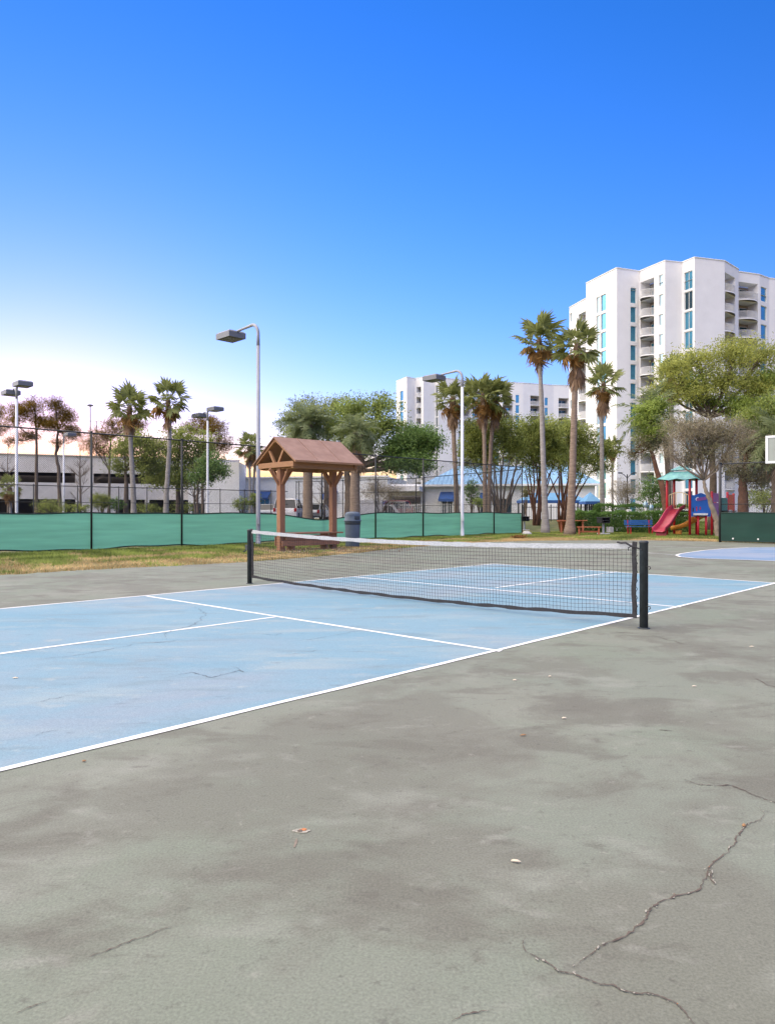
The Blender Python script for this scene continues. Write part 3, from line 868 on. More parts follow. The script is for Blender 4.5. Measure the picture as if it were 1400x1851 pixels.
def window(parent, p, d, a0, a1, z0, z1, inset, glass, mull=0, name='window'):
    wd, ht = round(a1 - a0, 2), round(z1 - z0, 2)
    key_ = (wd, ht, mull)
    if key_ not in WCACHE:
        m = MB(); t = .06
        m.box((wd / 2, 0, t / 2), (wd, .06, t)).box((wd / 2, 0, ht - t / 2), (wd, .06, t))
        m.box((t / 2, .002, ht / 2), (t, .06, ht - 2 * t)).box((wd - t / 2, .002, ht / 2), (t, .06, ht - 2 * t))
        for k in range(mull): m.box((wd * (k + 1) / (mull + 1), .001, ht / 2), (t * 1.2, .06, ht - 2 * t))
        fm = m.mesh('window', M_frame)
        pn = MB().box((wd / 2, .035, ht / 2), (wd - .02, .012, ht - .02))
        WCACHE[key_] = (fm, pn)
    fm, pn = WCACHE[key_]
    inn = Vector((-d.y, d.x, 0)); o_ = Vector(p) + d * a0 + inn * inset; o_.z = z0
    f = obj(name, fm, parent, o_, (0, 0, math.atan2(d.y, d.x)))
    k2 = key_ + (glass.name,)
    if k2 not in WCACHE: WCACHE[k2] = pn.mesh('pane', glass)
    obj('pane', WCACHE[k2], f)
    return f
def balcony(parent, p, d, a0, a1, zf, bulge, door, depth=2.0, nrail=18, stor=3.0):
    """slab with a bowed front edge, white picket railing and a glazed door at the back of the recess"""
    inn = Vector((-d.y, d.x, 0)); p = Vector(p); p.z = 0; wd = a1 - a0; n = 10
    o_ = p + d * a0; o_.z = zf; az = math.atan2(d.y, d.x)
    ck = ('balc', round(wd, 2), bulge, depth)
    if ck not in WCACHE:
        arc = [(wd * i / n, -bulge * math.sin(math.pi * i / n)) for i in range(n + 1)]
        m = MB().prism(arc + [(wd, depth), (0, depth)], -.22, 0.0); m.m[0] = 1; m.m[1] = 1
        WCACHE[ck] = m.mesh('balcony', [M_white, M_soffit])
        r = MB()
        ra = [(x, y + .06) for x, y in arc]
        for (xa, ya), (xb, yb) in zip(ra[:-1], ra[1:]):
            r.bar((xa, ya, 1.06), (xb, yb, 1.06), .06, .05); r.bar((xa, ya, .1), (xb, yb, .1), .04, .04)
        for i in range(nrail * 2 + 1):
            t = i / (nrail * 2); x = wd * t; y = -bulge * math.sin(math.pi * t) + .06
            r.box((x, y, .55), (.035, .035, .95))
        WCACHE[ck + ('r',)] = r.mesh('railing', M_frame)
    b = obj('balcony', WCACHE[ck], parent, o_, (0, 0, az))
    obj('railing', WCACHE[ck + ('r',)], b)
    rk = ('rw', round(wd, 2), depth, stor)
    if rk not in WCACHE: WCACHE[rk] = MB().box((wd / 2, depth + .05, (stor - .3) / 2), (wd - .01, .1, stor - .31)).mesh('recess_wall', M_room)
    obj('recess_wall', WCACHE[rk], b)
    window(parent, p, d, a0 + wd * .12, a1 - wd * .06, zf + .02, zf + 2.25, depth - .12, door, 1, 'balcony_door')
    return b

def tower(name, label, segs, zbase, back, roof_drop=.6, storeys=12, zfloor0=34.9, stor=3.03):
    root = thing(name, label, 'building', (0, 0, 0))
    wm = MB(); rm = MB(); tops = []
    for sg in segs:
        p, q, zt = sg['p'], sg['q'], sg['z']
        p = Vector((p[0], p[1], 0)); q = Vector((q[0], q[1], 0)); ops = []; todo = []
        d = (q - p).normalized(); L = (q - p).length
        for e in sg.get('e', []):
            a0, a1 = sorted((on_line(p, q, e['u'][0]) * L, on_line(p, q, e['u'][1]) * L))
            a0, a1 = max(.12, a0), min(L - .12, a1)
            if a1 - a0 < .3: continue
            for k in range(e.get('n', storeys)):
                if e['t'] == 'w':
                    z1_ = e['z'][1] - stor * k; z0_ = e['z'][0] - stor * k
                    if z0_ < zbase + .6: continue
                    ops.append((a0, a1, z0_, z1_, .3)); todo.append(('w', a0, a1, z0_, z1_, e, k))
                else:
                    zf = e.get('zf', zfloor0) - stor * k
                    if zf < zbase + 2: continue
                    ops.append((a0, a1, zf, zf + stor - .3, e.get('depth', 2.0))); todo.append(('b', a0, a1, zf, 0, e, k))
        wall(wm, p, q, zbase, zt, ops)
        inn = Vector((-d.y, d.x, 0))
        for t in todo:
            e = t[5]
            if t[0] == 'w':
                g = e.get('g', M_glass); alt = e.get('g2')
                window(root, p, d, t[1], t[2], t[3], t[4], .16, alt if (alt and (t[6] * 7 + 3) % 5 < 2) else g, e.get('m', 0))
            else:
                dp = e.get('depth', 2.0)
                balcony(root, p, d, t[1], t[2], t[3], e.get('bulge', .9), e.get('g', M_glass), dp)
        tops.append((p, q, zt))
    # closed back, flat roof
    pts = [s['p'] for s in segs] + [segs[-1]['q']]
    outline = [(x, y) for x, y in pts] + back
    zr = min(s['z'] for s in segs) - roof_drop
    wm.add([(x, y, zr) for x, y in outline], [tuple(range(len(outline)))])
    loop = [pts[-1]] + back + [pts[0]]
    for a, b in zip(loop[:-1], loop[1:]): wall(wm, a + (0,) if len(a) == 2 else a, b + (0,) if len(b) == 2 else b, zbase, segs[0]['z'], [])
    # parapet step between segments of different height
    for (p1, q1, z1_), (p2, q2, z2_) in zip(tops[:-1], tops[1:]):
        if abs(z1_ - z2_) > .05:
            d = (q1 - p1).normalized(); inn = Vector((-d.y, d.x, 0)) if z2_ > z1_ else Vector((-(q2 - p2).normalized().y, (q2 - p2).normalized().x, 0))
            zl, zh = sorted((z1_, z2_)); e_ = Vector((p2.x, p2.y, 0)); f_ = e_ + Vector((4, 12, 0))
            wm.add([e_ + Vector((0, 0, zl - 1)), f_ + Vector((0, 0, zl - 1)), f_ + Vector((0, 0, zh)), e_ + Vector((0, 0, zh))], [(0, 1, 2, 3)])
    # parapet cap
    cap = MB()
    for p, q, zt in tops:
        d = (q - p).normalized(); inn = Vector((-d.y, d.x, 0))
        a, b = p + inn * .12, q + inn * .12
        cap.bar((a.x, a.y, zt + .04), (b.x, b.y, zt + .04), .42, .12)
    wm.build('wall', M_white, root); cap.build('parapet_cap', M_white, root)
    return root

Wn = lambda u0, u1, z0, z1, **k: dict(t='w', u=(u0, u1), z=(z0, z1), **k)
Bn = lambda u0, u1, **k: dict(t='b', u=(u0, u1), **k)
T1 = [((31.8, 124.8), (32.55, 121.9), 37.0, [Wn(1029.5, 1033, 34.4, 35.9, g=M_glassg)]),
      ((32.55, 121.9), (33.2, 119.35), 37.0, [Bn(1043, 1058, bulge=.5, zf=32.2, depth=1.2)]),
      ((33.2, 119.3), (35.9, 111.7), 39.5, [Wn(1085, 1094.5, 33.7, 36.3), Wn(1077, 1083.5, 33.7, 36.3, g=M_glassg)]),
      ((35.9, 111.7), (40.0, 113.3), 39.5, [Wn(1139, 1149.5, 34.3, 36.75)]),
      ((40.0, 113.3), (42.2, 108.5), 39.5, [Bn(1157, 1181.5, bulge=1.1, zf=34.9), Wn(1190, 1198, 35.9, 37.6, g=M_glassg)]),
      ((42.2, 108.5), (45.1, 109.3), 39.5, []),
      ((45.1, 109.3), (46.1, 107.1), 39.5, [Wn(1236, 1251, 35.05, 37.75, m=1, g=M_glass, g2=M_glassd)]),
      ((46.1, 107.1), (51.3, 108.6), 39.5, []),
      ((51.3, 108.6), (55.3, 112.4), 39.5, [Bn(1308, 1328, bulge=.55, zf=35.1, g=M_glassd)]),
      ((55.3, 112.4), (55.6, 113.4), 39.5, []),
      ((55.6, 113.4), (59.9, 114.9), 39.5, [Bn(1332, 1369, bulge=.8, zf=35.2, g=M_glassd)]),
      ((59.9, 114.9), (62.4, 116.7), 39.5, [Wn(1374.5, 1385, 35.4, 37.7)]),
      ((62.4, 116.7), (74, 119.5), 39.5, [Wn(1402, 1412, 35.4, 37.7)])]
segs = [dict(p=a, q=b, z=z, e=e) for a, b, z, e in T1]
tower('resort_tower', 'tall white zigzag apartment tower with bowed balconies at the right', segs, 0.3, [(84, 135), (60, 150), (40, 140), (36, 131)])
def pz(u, v, z=39.5):
    Y = (z - H) * F / (HZ - v)
    return ((u - 700) / F * Y, Y)
a_, b_, c_, d_ = pz(716, 689), pz(735, 681), pz(750, 684), pz(765, 681.5)
e_, f_, g_ = pz(786, 684), pz(792, 682.5), pz(826, 685.5)
h_, i_, j_, k_ = pz(851, 690), pz(878, 692), pz(905, 690.5), pz(945, 692)
l_, m_, n_ = pz(1000, 696), pz(1040, 697), pz(1100, 700)
T2 = [(a_, b_, [Wn(722.5, 728.5, 33.3, 36.1)]),
      (b_, c_, [Wn(748.6, 751.5, 33.9, 36.3)]),
      (c_, d_, [Bn(752.5, 760.5, bulge=.7, zf=34.2), Wn(763, 764.8, 35.0, 37.2, g=M_glassg)]),
      (d_, e_, []), (e_, f_, [Wn(787, 791, 34.6, 37.4, m=1, g=M_glassd)]), (f_, g_, []),
      (g_, h_, [Bn(829, 848, bulge=.8, zf=34.1)]),
      (h_, i_, [Bn(853, 876, bulge=.9, zf=34.3)]),
      (i_, j_, [Bn(881, 901, bulge=.9, zf=34.1)]),
      (j_, k_, [Bn(908, 926, bulge=.8, zf=33.0), Wn(931.5, 938, 33.5, 35.9)]),
      (k_, l_, [Bn(958, 977, bulge=.3, zf=33.2, g=M_glassd), Wn(984, 990, 33.2, 35.6)]),
      (l_, m_, [Bn(1009, 1027, bulge=.3, zf=32.9, g=M_glassd)]), (m_, n_, [])]
segs = [dict(p=a, q=b, z=39.5, e=e) for a, b, e in T2]
tower('resort_tower', 'distant white apartment tower behind the palms in the middle', segs, 0.3, [(70, 245), (10, 240), (4, 225)], zfloor0=34.2)
vt = thing('roof_vents', 'two small grey vent stacks on the distant tower roof', 'vent', (0, 0, 0))
for u in (788, 793):
    p = W(u, 680, 212); MB().tube([(p.x, p.y, 38.5), (p.x, p.y, 41.9)], .45, 8).build('stack', M_steel, vt)

# parking garage: decks, spandrels, columns and a second open facade behind
ga, gb = Vector((-84, 62.5, 0)), Vector((-18.8, 90.6, 0))
gd = (gb - ga); GL = gd.length; gd.normalize(); gi = Vector((-gd.y, gd.x, 0))
gar = thing('parking_garage', 'low white concrete parking garage with dark open decks at the left', 'building', (ga.x, ga.y, 0), math.atan2(gd.y, gd.x))
au = lambda u: on_line(ga, gb, u) * GL
gap1 = [(2, au(-30)), (au(-24), au(136)), (au(169), au(236)), (au(243), au(343))]
gap0 = [(2, au(-60)), (au(-50), au(111)), (au(117), au(136)), (au(214), au(262)), (au(270), au(343))]
fm_ = MB(); GD = 24.0
ops = [(a, b, 4.62, 5.78, .35) for a, b in gap1] + [(a, b, .25, 2.72, .35) for a, b in gap0]
wall(fm_, (0, 0, 0), (GL, 0, 0), 0, 7.75, ops)
fm_.build('front_wall', M_concrete, gar)
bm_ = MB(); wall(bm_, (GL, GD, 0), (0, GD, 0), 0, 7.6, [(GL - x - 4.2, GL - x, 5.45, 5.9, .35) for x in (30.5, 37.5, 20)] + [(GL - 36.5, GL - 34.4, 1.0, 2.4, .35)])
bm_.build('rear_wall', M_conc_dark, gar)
sm = MB(); wall(sm, (GL, 0, 0), (GL, GD, 0), 0, 7.75, []); wall(sm, (0, GD, 0), (0, 0, 0), 0, 7.75, []); sm.build('side_wall', M_concrete, gar)
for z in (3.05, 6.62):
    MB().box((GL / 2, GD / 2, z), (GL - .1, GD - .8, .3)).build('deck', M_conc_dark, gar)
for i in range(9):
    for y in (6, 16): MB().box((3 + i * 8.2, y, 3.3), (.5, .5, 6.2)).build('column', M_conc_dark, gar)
MB().box((GL / 2, .1, 7.80), (GL + .1, .5, .1)).build('parapet_cap', M_concrete, gar)

# low white building with blue awnings behind the shelter
la, lb = at_Y(432, 88), at_Y(700, 84)
ld = (lb - la); LL = ld.length; ld.normalize()
low = thing('low_building', 'low white flat-roofed building with blue awnings behind the shelter', 'building', (la.x, la.y, 0), math.atan2(ld.y, ld.x))
lu = lambda u: on_line(la, lb, u) * LL
m = MB(); wall(m, (0, 0, 0), (LL, 0, 0), 0, 5.4, [(lu(434), lu(442), .4, 3.4), (lu(469), lu(486), .4, 2.9), (lu(590), lu(606), .4, 3.1)], .3)
wall(m, (LL, 0, 0), (LL, 12, 0), 0, 5.4, []); wall(m, (0, 12, 0), (0, 0, 0), 0, 5.4, [])
m.add([(0, 0, 5.2), (LL, 0, 5.2), (LL, 12, 5.2), (0, 12, 5.2)], [(0, 1, 2, 3)])
m.build('wall', M_white, low)
MB().box((LL / 2, -.05, 5.45), (LL + .3, .5, .18)).build('parapet_cap', M_white, low)
for a, b, z0_, z1_ in ((lu(434), lu(442), .4, 3.4), (lu(469), lu(486), .4, 2.9), (lu(590), lu(606), .4, 3.1)):
    window(low, (0, 0, 0), Vector((1, 0, 0)), a, b, z0_, z1_, .2, M_glass, 1)
for a, b in ((lu(460), lu(490)), (lu(586), lu(610))):
    m = MB().add([(a, 0, 3.75), (b, 0, 3.75), (b, -1.3, 2.95), (a, -1.3, 2.95), (b, -1.3, 2.7), (a, -1.3, 2.7), (a, 0, 3.68), (b, 0, 3.68)], [(0, 3, 2, 1), (3, 5, 4, 2), (0, 6, 5, 3), (1, 2, 4, 7), (6, 7, 4, 5)])
    m.build('awning', M_bluecanvas, low)
g2 = thing('low_building', 'white blank end wall of a building right of the parking garage', 'building', tuple(at_Y(340, 82)), .06)
m = MB(); wall(m, (0, 0, 0), (5.8, 0, 0), 0, 7.0, [(.4, 1.9, .4, 2.2)]); wall(m, (5.8, 0, 0), (5.8, 6, 0), 0, 7.0, []); wall(m, (0, 6, 0), (0, 0, 0), 0, 7.0, [])
m.add([(0, 0, 6.9), (5.8, 0, 6.9), (5.8, 6, 6.9), (0, 6, 6.9)], [(0, 1, 2, 3)]); m.build('wall', M_white, g2)
window(g2, (0, 0, 0), Vector((1, 0, 0)), .4, 1.9, .4, 2.2, .2, M_glassd)

# clubhouse with the blue standing-seam roof
ca, cb = at_Y(700, 74), at_Y(1075, 70)
cd = (cb - ca); CL = cd.length; cd.normalize()
club = thing('clubhouse', 'low white clubhouse with pale blue standing-seam metal roof behind the palms', 'building', (ca.x, ca.y, 0), math.atan2(cd.y, cd.x))
cu = lambda u: on_line(ca, cb, u) * CL
ops = [(cu(704), cu(760), .5, 2.9, 2.5), (cu(797), cu(818), .5, 2.6), (cu(868), cu(884), .5, 2.6), (cu(905), cu(925), 1.1, 2.6)]
m = MB(); wall(m, (0, 0, 0), (CL, 0, 0), 0, 4.1, ops, .3); wall(m, (CL, 0, 0), (CL, 12, 0), 0, 4.1, []); wall(m, (0, 12, 0), (0, 0, 0), 0, 4.1, [])
m.build('wall', M_white, club)
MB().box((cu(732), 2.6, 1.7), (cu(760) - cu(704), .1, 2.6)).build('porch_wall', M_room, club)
for a, b, z0_, z1_ in [o[:4] for o in ops[1:]]: window(club, (0, 0, 0), Vector((1, 0, 0)), a, b, z0_, z1_, .2, M_glassd, 1)
rx0, rx1 = cu(762), CL + .6
m = MB().add([(rx0, -.7, 4.0), (rx1, -.7, 4.0), (rx1 - 3, 5.5, 6.2), (rx0 + 3, 5.5, 6.2), (rx1, 12.5, 4.0), (rx0, 12.5, 4.0)], [(0, 1, 2, 3), (1, 4, 2), (4, 5, 3, 2), (5, 0, 3)])
roof_ = m.build('roof', M_blueroof, club)
for k in range(40):
    x = rx0 + .3 + (rx1 - rx0 - .6) * k / 39
    t1 = min(1, (x - rx0) / 3, (rx1 - x) / 3)
    MB().bar((x, -.7, 4.02), (x, -.7 + 6.2 * t1, 4.02 + 2.2 * t1), .05, .07).build('seam', M_blueroof, roof_)
MB().box(((rx0 + rx1) / 2, -.68, 3.93), (rx1 - rx0, .1, .2)).build('fascia', M_frame, club)
MB().box((cu(732), -1.6, 3.55), (cu(766) - cu(698), 3.4, .5)).build('porch_roof', M_white, club)
a, b = cu(796), cu(819)
MB().add([(a, 0, 3.3), (b, 0, 3.3), (b + .15, -.9, 2.55), (a - .15, -.9, 2.55), (b + .15, -.9, 2.3), (a - .15, -.9, 2.3)], [(0, 3, 2, 1), (3, 5, 4, 2), (0, 5, 3), (1, 2, 4)]).build('awning', M_bluecanvas, club)
a, b = cu(868), cu(884)
MB().add([(a, 0, 3.2), (b, 0, 3.2), (b + .1, -.9, 2.5), (a - .1, -.9, 2.5), (b + .1, -.9, 2.3), (a - .1, -.9, 2.3)], [(0, 3, 2, 1), (3, 5, 4, 2), (0, 5, 3), (1, 2, 4)]).build('awning', M_bluecanvas, club)
MB().lathe([(.3, 6.1), (.3, 6.6), (.05, 7.3)], 8, (cu(851), 5.5, 0)).build('roof_finial', M_head, club)

# pool canopies with blue fabric roofs
def canopy(u0, u1, Y, ze, zr, label, hip=1.2, dp=3.0):
    a = at_Y(u0, Y); wd = PX(u1 - u0, Y)
    r = thing('pool_canopy', label, 'canopy', (a.x, a.y, gz(a.x, a.y)), 0, 'blue pool canopies')
    z0 = gz(a.x, a.y); ze -= z0; zr -= z0
    m = MB().add([(0, 0, ze), (wd, 0, ze), (wd, dp, ze), (0, dp, ze), (hip, dp / 2, zr), (wd - hip, dp / 2, zr)], [(0, 1, 5, 4), (1, 2, 5), (2, 3, 4, 5), (3, 0, 4)])
    m.build('roof', M_canopyblue, r)
    m = MB().box((wd / 2, .02, ze - .12), (wd, .04, .24)).box((wd / 2, dp - .02, ze - .12), (wd, .04, .24)).box((.02, dp / 2, ze - .121), (.04, dp - .1, .24)).box((wd - .02, dp / 2, ze - .121), (.04, dp - .1, .24))
    m.build('valance', M_bluecanvas, r)
    for k in range(4):
        for y in (.15, dp - .15): MB().box((.15 + (wd - .3) * k / 3, y, ze / 2 - .1), (.12, .12, ze - .15)).build('post', M_black, r)
    return r
canopy(944, 1062, 64, 2.3, 3.0, 'long blue fabric canopy by the pool fence behind the two tall palms')
canopy(1058, 1087, 61, 2.15, 2.95, 'short blue hipped canopy next to the grey-brown round shrub', hip=.65, dp=2.2)
c = W(1400, 916, 60)
um = thing('patio_umbrella', 'muted purple patio umbrella at the right edge behind the fence', 'umbrella', (c.x, c.y, .5))
MB().lathe([(1.4, 1.45), (.7, 1.75), (.05, 2.0)], 8).build('canopy', M_purple, um); MB().tube([(0, 0, 0), (0, 0, 1.95)], .03, 6).build('pole', M_black, um)

# pool railings: every picket is a piece
def picket_fence(ua, ub, Ya, Yb, z1, label, mat, sp=.14, pw=.022, dy=0):
    p, q = at_Y(ua, Ya), at_Y(ub, Yb); d = q - p; L = d.length; d.normalize(); az = math.atan2(d.y, d.x)
    r = thing('picket_fence', label, 'fence', (p.x, p.y, gz(p.x, p.y)), az)
    h = z1 - gz(p.x, p.y)
    for z in (h - .12, .15): MB().box((L / 2, 0, z), (L, .035, .04)).build('rail', mat, r)
    n = int(L / sp); pk = MB().box((0, .022, h / 2), (pw, pw, h)).mesh('picket', mat)
    for i in range(n + 1): obj('picket', pk, r, (L * i / n, 0, 0))
    pp = MB().box((0, -.02, h / 2 + .05), (.07, .07, h + .1)).mesh('post', mat)
    for i in range(int(L / 2.4) + 1): obj('post', pp, r, (min(L, i * 2.4), 0, 0))
picket_fence(944, 1230, 57, 50, 1.72, 'dark metal pool fence behind the two tall palms and hedge', M_black)
M_gatew = M_frame
picket_fence(722, 842, 62, 60, 1.95, 'white picket railing behind the chain-link fence below the clubhouse', M_frame, sp=.17, pw=.05)
picket_fence(1335, 1420, 58, 58, 2.0, 'white picket railing at the right edge behind the dark windscreen', M_frame, sp=.2, pw=.07)
c = at_Y(716, 58)
gt = thing('white_enclosure', 'white slatted bin enclosure panel beside the parked red car', 'enclosure', (c.x, c.y, 0))
MB().box((0, 0, 2.05), (1.5, .1, .12)).box((-.7, 0, 1.0), (.12, .1, 2.0)).box((.7, 0, 1.0), (.12, .1, 2.0)).box((0, 0, .9), (1.3, .08, .12)).build('frame', M_frame, gt)
for k in range(9): MB().box((-.55 + k * .138, .0, 1.5), (.05, .04, 1.0)).build('slat', M_frame, gt)

# ------------------------------------------------------------------ vehicles beyond the fence
def car(u, Y, rz, paint, label, suv=True):
    b = at_Y(u, Y)
    r = thing('parked_car', label, 'car', (b.x, b.y, gz(b.x, b.y)), rz, 'cars parked behind the courts')
    Lc, wd, hh, rf = (4.7, 1.9, 1.05, 1.80) if suv else (4.5, 1.8, .92, 1.45)
    # body side profile (x forward)
    prof = [(-Lc / 2, .35), (-Lc / 2 - .03, .7), (-Lc / 2 + .05, hh), (Lc * .18, hh), (Lc / 2 - .2, hh - .16), (Lc / 2, hh - .4), (Lc / 2, .35), (Lc * .4, .28), (-Lc * .4, .28)]
    n = len(prof); m = MB(); ring = []
    for s, k in ((-1, .94), (-1, 1.0), (1, 1.0), (1, .94)):
        ins = .0 if k == 1.0 else 0
        y = s * wd / 2 * (1.0 if k < 1 else .96)
        ring.append([(x, y if k == 1.0 else s * wd / 2, z if k < 1 else z) for x, z in prof])
    vs = [(x, -wd / 2, z) for x, z in prof] + [(x, wd / 2, z) for x, z in prof]
    m.add(vs, [tuple(range(n))[::-1], tuple(range(n, 2 * n))] + [(i, (i + 1) % n, n + (i + 1) % n, n + i) for i in range(n)])
    body = m.build('body', paint, r, bevel=.07)
    cab0 = [(-Lc / 2 + .1, hh - .02), (Lc * .2, hh - .02)]
    tp = [(-Lc / 2 + (.35 if suv else .8), rf), (Lc * .02, rf)]
    def slab(k, x0, x1, xa, xb, z0, z1, w0, w1, mat, name, par, bv=.05):
        m = MB()
        m.add([(x0, -w0, z0), (x1, -w0, z0), (x1, w0, z0), (x0, w0, z0), (xa, -w1, z1), (xb, -w1, z1), (xb, w1, z1), (xa, w1, z1)], [(3, 2, 1, 0), (4, 5, 6, 7), (0, 1, 5, 4), (1, 2, 6, 5), (2, 3, 7, 6), (3, 0, 4, 7)])
        return m.build(name, mat, par, bevel=bv)
    slab(0, cab0[0][0], cab0[1][0], tp[0][0], tp[1][0], hh - .02, rf - .06, wd / 2 - .05, wd / 2 - .2, M_carglass, 'window', r, .03)
    slab(0, tp[0][0] - .08, tp[1][0] + .1, tp[0][0] + .03, tp[1][0] - .05, rf - .09, rf, wd / 2 - .17, wd / 2 - .25, paint, 'roof', r, .03)
    for s in (-1, 1):
        for (xa, xb) in ((cab0[0][0], tp[0][0]), (-.3, -.35), (cab0[1][0], tp[1][0])):
            MB().bar((xa, s * (wd / 2 - .04), hh - .02), (xb, s * (wd / 2 - .19), rf - .05), .05, .12, up=(1, 0, 0)).build('pillar', paint, r)
        for x in (-Lc * .31, Lc * .31):
            wh = MB().tube([(x, s * (wd / 2 - .2), .34), (x, s * (wd / 2 + .01), .34)], .34, 18).build('wheel', M_tyre, r)
            MB().tube([(x, s * (wd / 2), .34), (x, s * (wd / 2 + .025), .34)], .2, 12).build('rim', M_carg, wh)
        MB().box((-Lc / 2 - .01, s * (wd / 2 - .13), hh - .15), (.08, .2, .28)).build('tail_lamp', M_lampred, r, bevel=.01)
        MB().box((Lc / 2 - .04, s * (wd / 2 - .22), hh - .4), (.1, .3, .14)).build('headlight', M_frame, r, bevel=.01)
    return r
car(524, 58.5, R(88), M_carw, 'white sport utility car seen between the shelter posts, rear window dark')
car(572, 61, R(80), M_carg, 'silver car parked right of the white one under the shelter roof', False)
car(697, 66, R(200), M_carr, 'dark red car parked left of the white slatted panel', True)
car(486, 64, R(95), M_bluep and M_carg, 'grey car parked behind the thin lamp pole left of the shelter', False)
c = at_Y(655, 64)
tr_ = thing('box_truck', 'white box truck parked behind the oak trunk', 'truck', (c.x, c.y, 0), R(4))
MB().box((.3, 0, 1.35), (2.9, 2.0, 1.9)).build('cargo_box', M_carw, tr_, bevel=.03)
MB().add([(1.8, -.95, .4), (3.3, -.95, .4), (3.3, -.95, 1.1), (2.7, -.95, 1.9), (1.8, -.95, 1.9), (1.8, .95, .4), (3.3, .95, .4), (3.3, .95, 1.1), (2.7, .95, 1.9), (1.8, .95, 1.9)], [(0, 1, 2, 3, 4), (9, 8, 7, 6, 5), (0, 5, 6, 1), (1, 6, 7, 2), (2, 7, 8, 3), (3, 8, 9, 4), (4, 9, 5, 0)]).build('cab', M_carw, tr_)
MB().add([(1.95, -.965, 1.15), (2.95, -.965, 1.15), (2.55, -.965, 1.75), (1.95, -.965, 1.75)], [(0, 1, 2, 3)]).build('window', M_carglass, tr_)
for x in (-.6, 2.5):
    for y in (-.85, .85): MB().tube([(x, y - .1, .38), (x, y + .1, .38)], .38, 16).build('wheel', M_tyre, tr_)

# ------------------------------------------------------------------ playground
PF = Vector((14.69, 37.5, 0)); e1 = Vector((.79, -.613, 0)).normalized()
play = thing('playground_set', 'red and blue playground tower with teal roof and two slides', 'playground', (PF.x, PF.y, 0), math.atan2(e1.y, e1.x))
e2 = Vector((-e1.y, e1.x, 0))
def pl(u, v, Y):
    q = W(u, v, Y) - PF
    return Vector((q.dot(e1), q.dot(e2), q.z))
def rpost(x, y, z, r=.065):
    MB().lathe([(r, -.05), (r, z), (r * .8, z + .02), (.005, z + .03)], 14, (x, y, 0)).build('post', M_red, play, True)
for x, y in ((0, 0), (1.14, 0), (0, 1.28), (1.14, 1.28)): rpost(x, y, 2.98)
# roof: scalloped square hip with a small cupola
rc = Vector((.57, .64, 0)); m = MB(); hw = .98
ring0, ring1, ring2 = [], [], []
nn = 32
for k in range(nn):
    a = 2 * math.pi * k / nn + math.pi / 4
    q = 1 / max(abs(math.cos(a)), abs(math.sin(a)))
    x, y = math.cos(a) * q, math.sin(a) * q
    sc_ = .04 * math.cos(k * math.pi / 2)
    ring0.append((rc.x + x * hw, rc.y + y * hw, 2.93 + sc_)); ring1.append((rc.x + x * hw * .38, rc.y + y * hw * .38, 3.36)); ring2.append((rc.x + x * hw * .36, rc.y + y * hw * .36, 3.40))
m.add(ring0 + ring1, [(k, (k + 1) % nn, nn + (k + 1) % nn, nn + k) for k in range(nn)])
m.add(ring1 + [(rc.x, rc.y, 3.34)], [(k, (k + 1) % nn, nn) for k in range(nn)])
roof_ = m.build('roof', M_teal, play)
m = MB(); r3 = [((p[0] - rc.x) * 1.25 + rc.x, (p[1] - rc.y) * 1.25 + rc.y, 3.44) for p in ring1]
m.add(r3 + [(rc.x, rc.y, 3.72)], [(k, (k + 1) % nn, nn) for k in range(nn)])
m.build('cupola', M_teal, roof_)
for k in range(4):
    a = math.pi / 4 + k * math.pi / 2
    MB().bar((rc.x + math.cos(a) * hw * 1.4, rc.y + math.sin(a) * hw * 1.4, 2.95), (rc.x + math.cos(a) * hw * .53, rc.y + math.sin(a) * hw * .53, 3.37), .05, .05).build('roof_rib', M_teal, roof_)
MB().box((.57, .64, 1.28), (1.1, 1.25, .07)).build('deck', M_black, play)
# cream arched rail
m = MB(); arc = [(.08 + .98 * i / 12, .07, 2.12 + .14 * math.sin(math.pi * i / 12)) for i in range(13)]
m.tube(arc, .022, 8); m.tube([(.08, .07, 1.42), (1.06, .07, 1.42)], .02, 8)
m.build('rail', M_cream, play, True)
for i in range(9):
    if i in (4, 5): continue
    x = .08 + .98 * i / 8
    MB().tube([(x, .07, 1.42), (x, .07, 2.12 + .14 * math.sin(math.pi * i / 8))], .017, 6).build('baluster', M_cream, play, True)
def slide(path, wd, mat, name, wall_h=.2, th=.04):
    m = MB(); n = len(path)
    for i, p in enumerate(path):
        p = Vector(p); t = Vector(path[min(i + 1, n - 1)]) - Vector(path[max(i - 1, 0)]); t.normalize()
        side = Vector((-t.y, t.x, 0)).normalized(); up = t.cross(side) * -1
        if up.z < 0: up = -up
        h = wd / 2
        sec = [(-h - th, wall_h + .02), (-h + .01, wall_h), (-h + .02, .06), (-h * .5, 0), (h * .5, 0), (h - .02, .06), (h - .01, wall_h), (h + th, wall_h + .02), (h + th, wall_h - .03), (h + .02, .0), (h * .55, -th), (-h * .55, -th), (-h - .02, 0), (-h - th, wall_h - .03)]
        for a, b in sec: m.v.append(tuple(p + side * a + up * b))
    k = len(sec)
    for i in range(n - 1):
        for j in range(k):
            j2 = (j + 1) % k
            m.f.append((i * k + j, i * k + j2, (i + 1) * k + j2, (i + 1) * k + j)); m.m.append(0)
    m.f += [tuple(range(k))[::-1], tuple((n - 1) * k + j for j in range(k))]; m.m += [0, 0]
    return m.build(name, mat, play, True)
sp_ = []
for i in range(19):
    t = i / 18
    z = 1.36 * (1 - t) + .30 * t + .10 * math.sin(t * math.pi * 2.0) + (.05 * (1 - t)) - .05 * max(0, (t - .85) / .15)
    sp_.append((.57 - .32 * t, .08 - 2.25 * t, z))
sp_[0] = (.57, .12, 1.40)
slide(sp_, .60, M_redp, 'slide', .2)
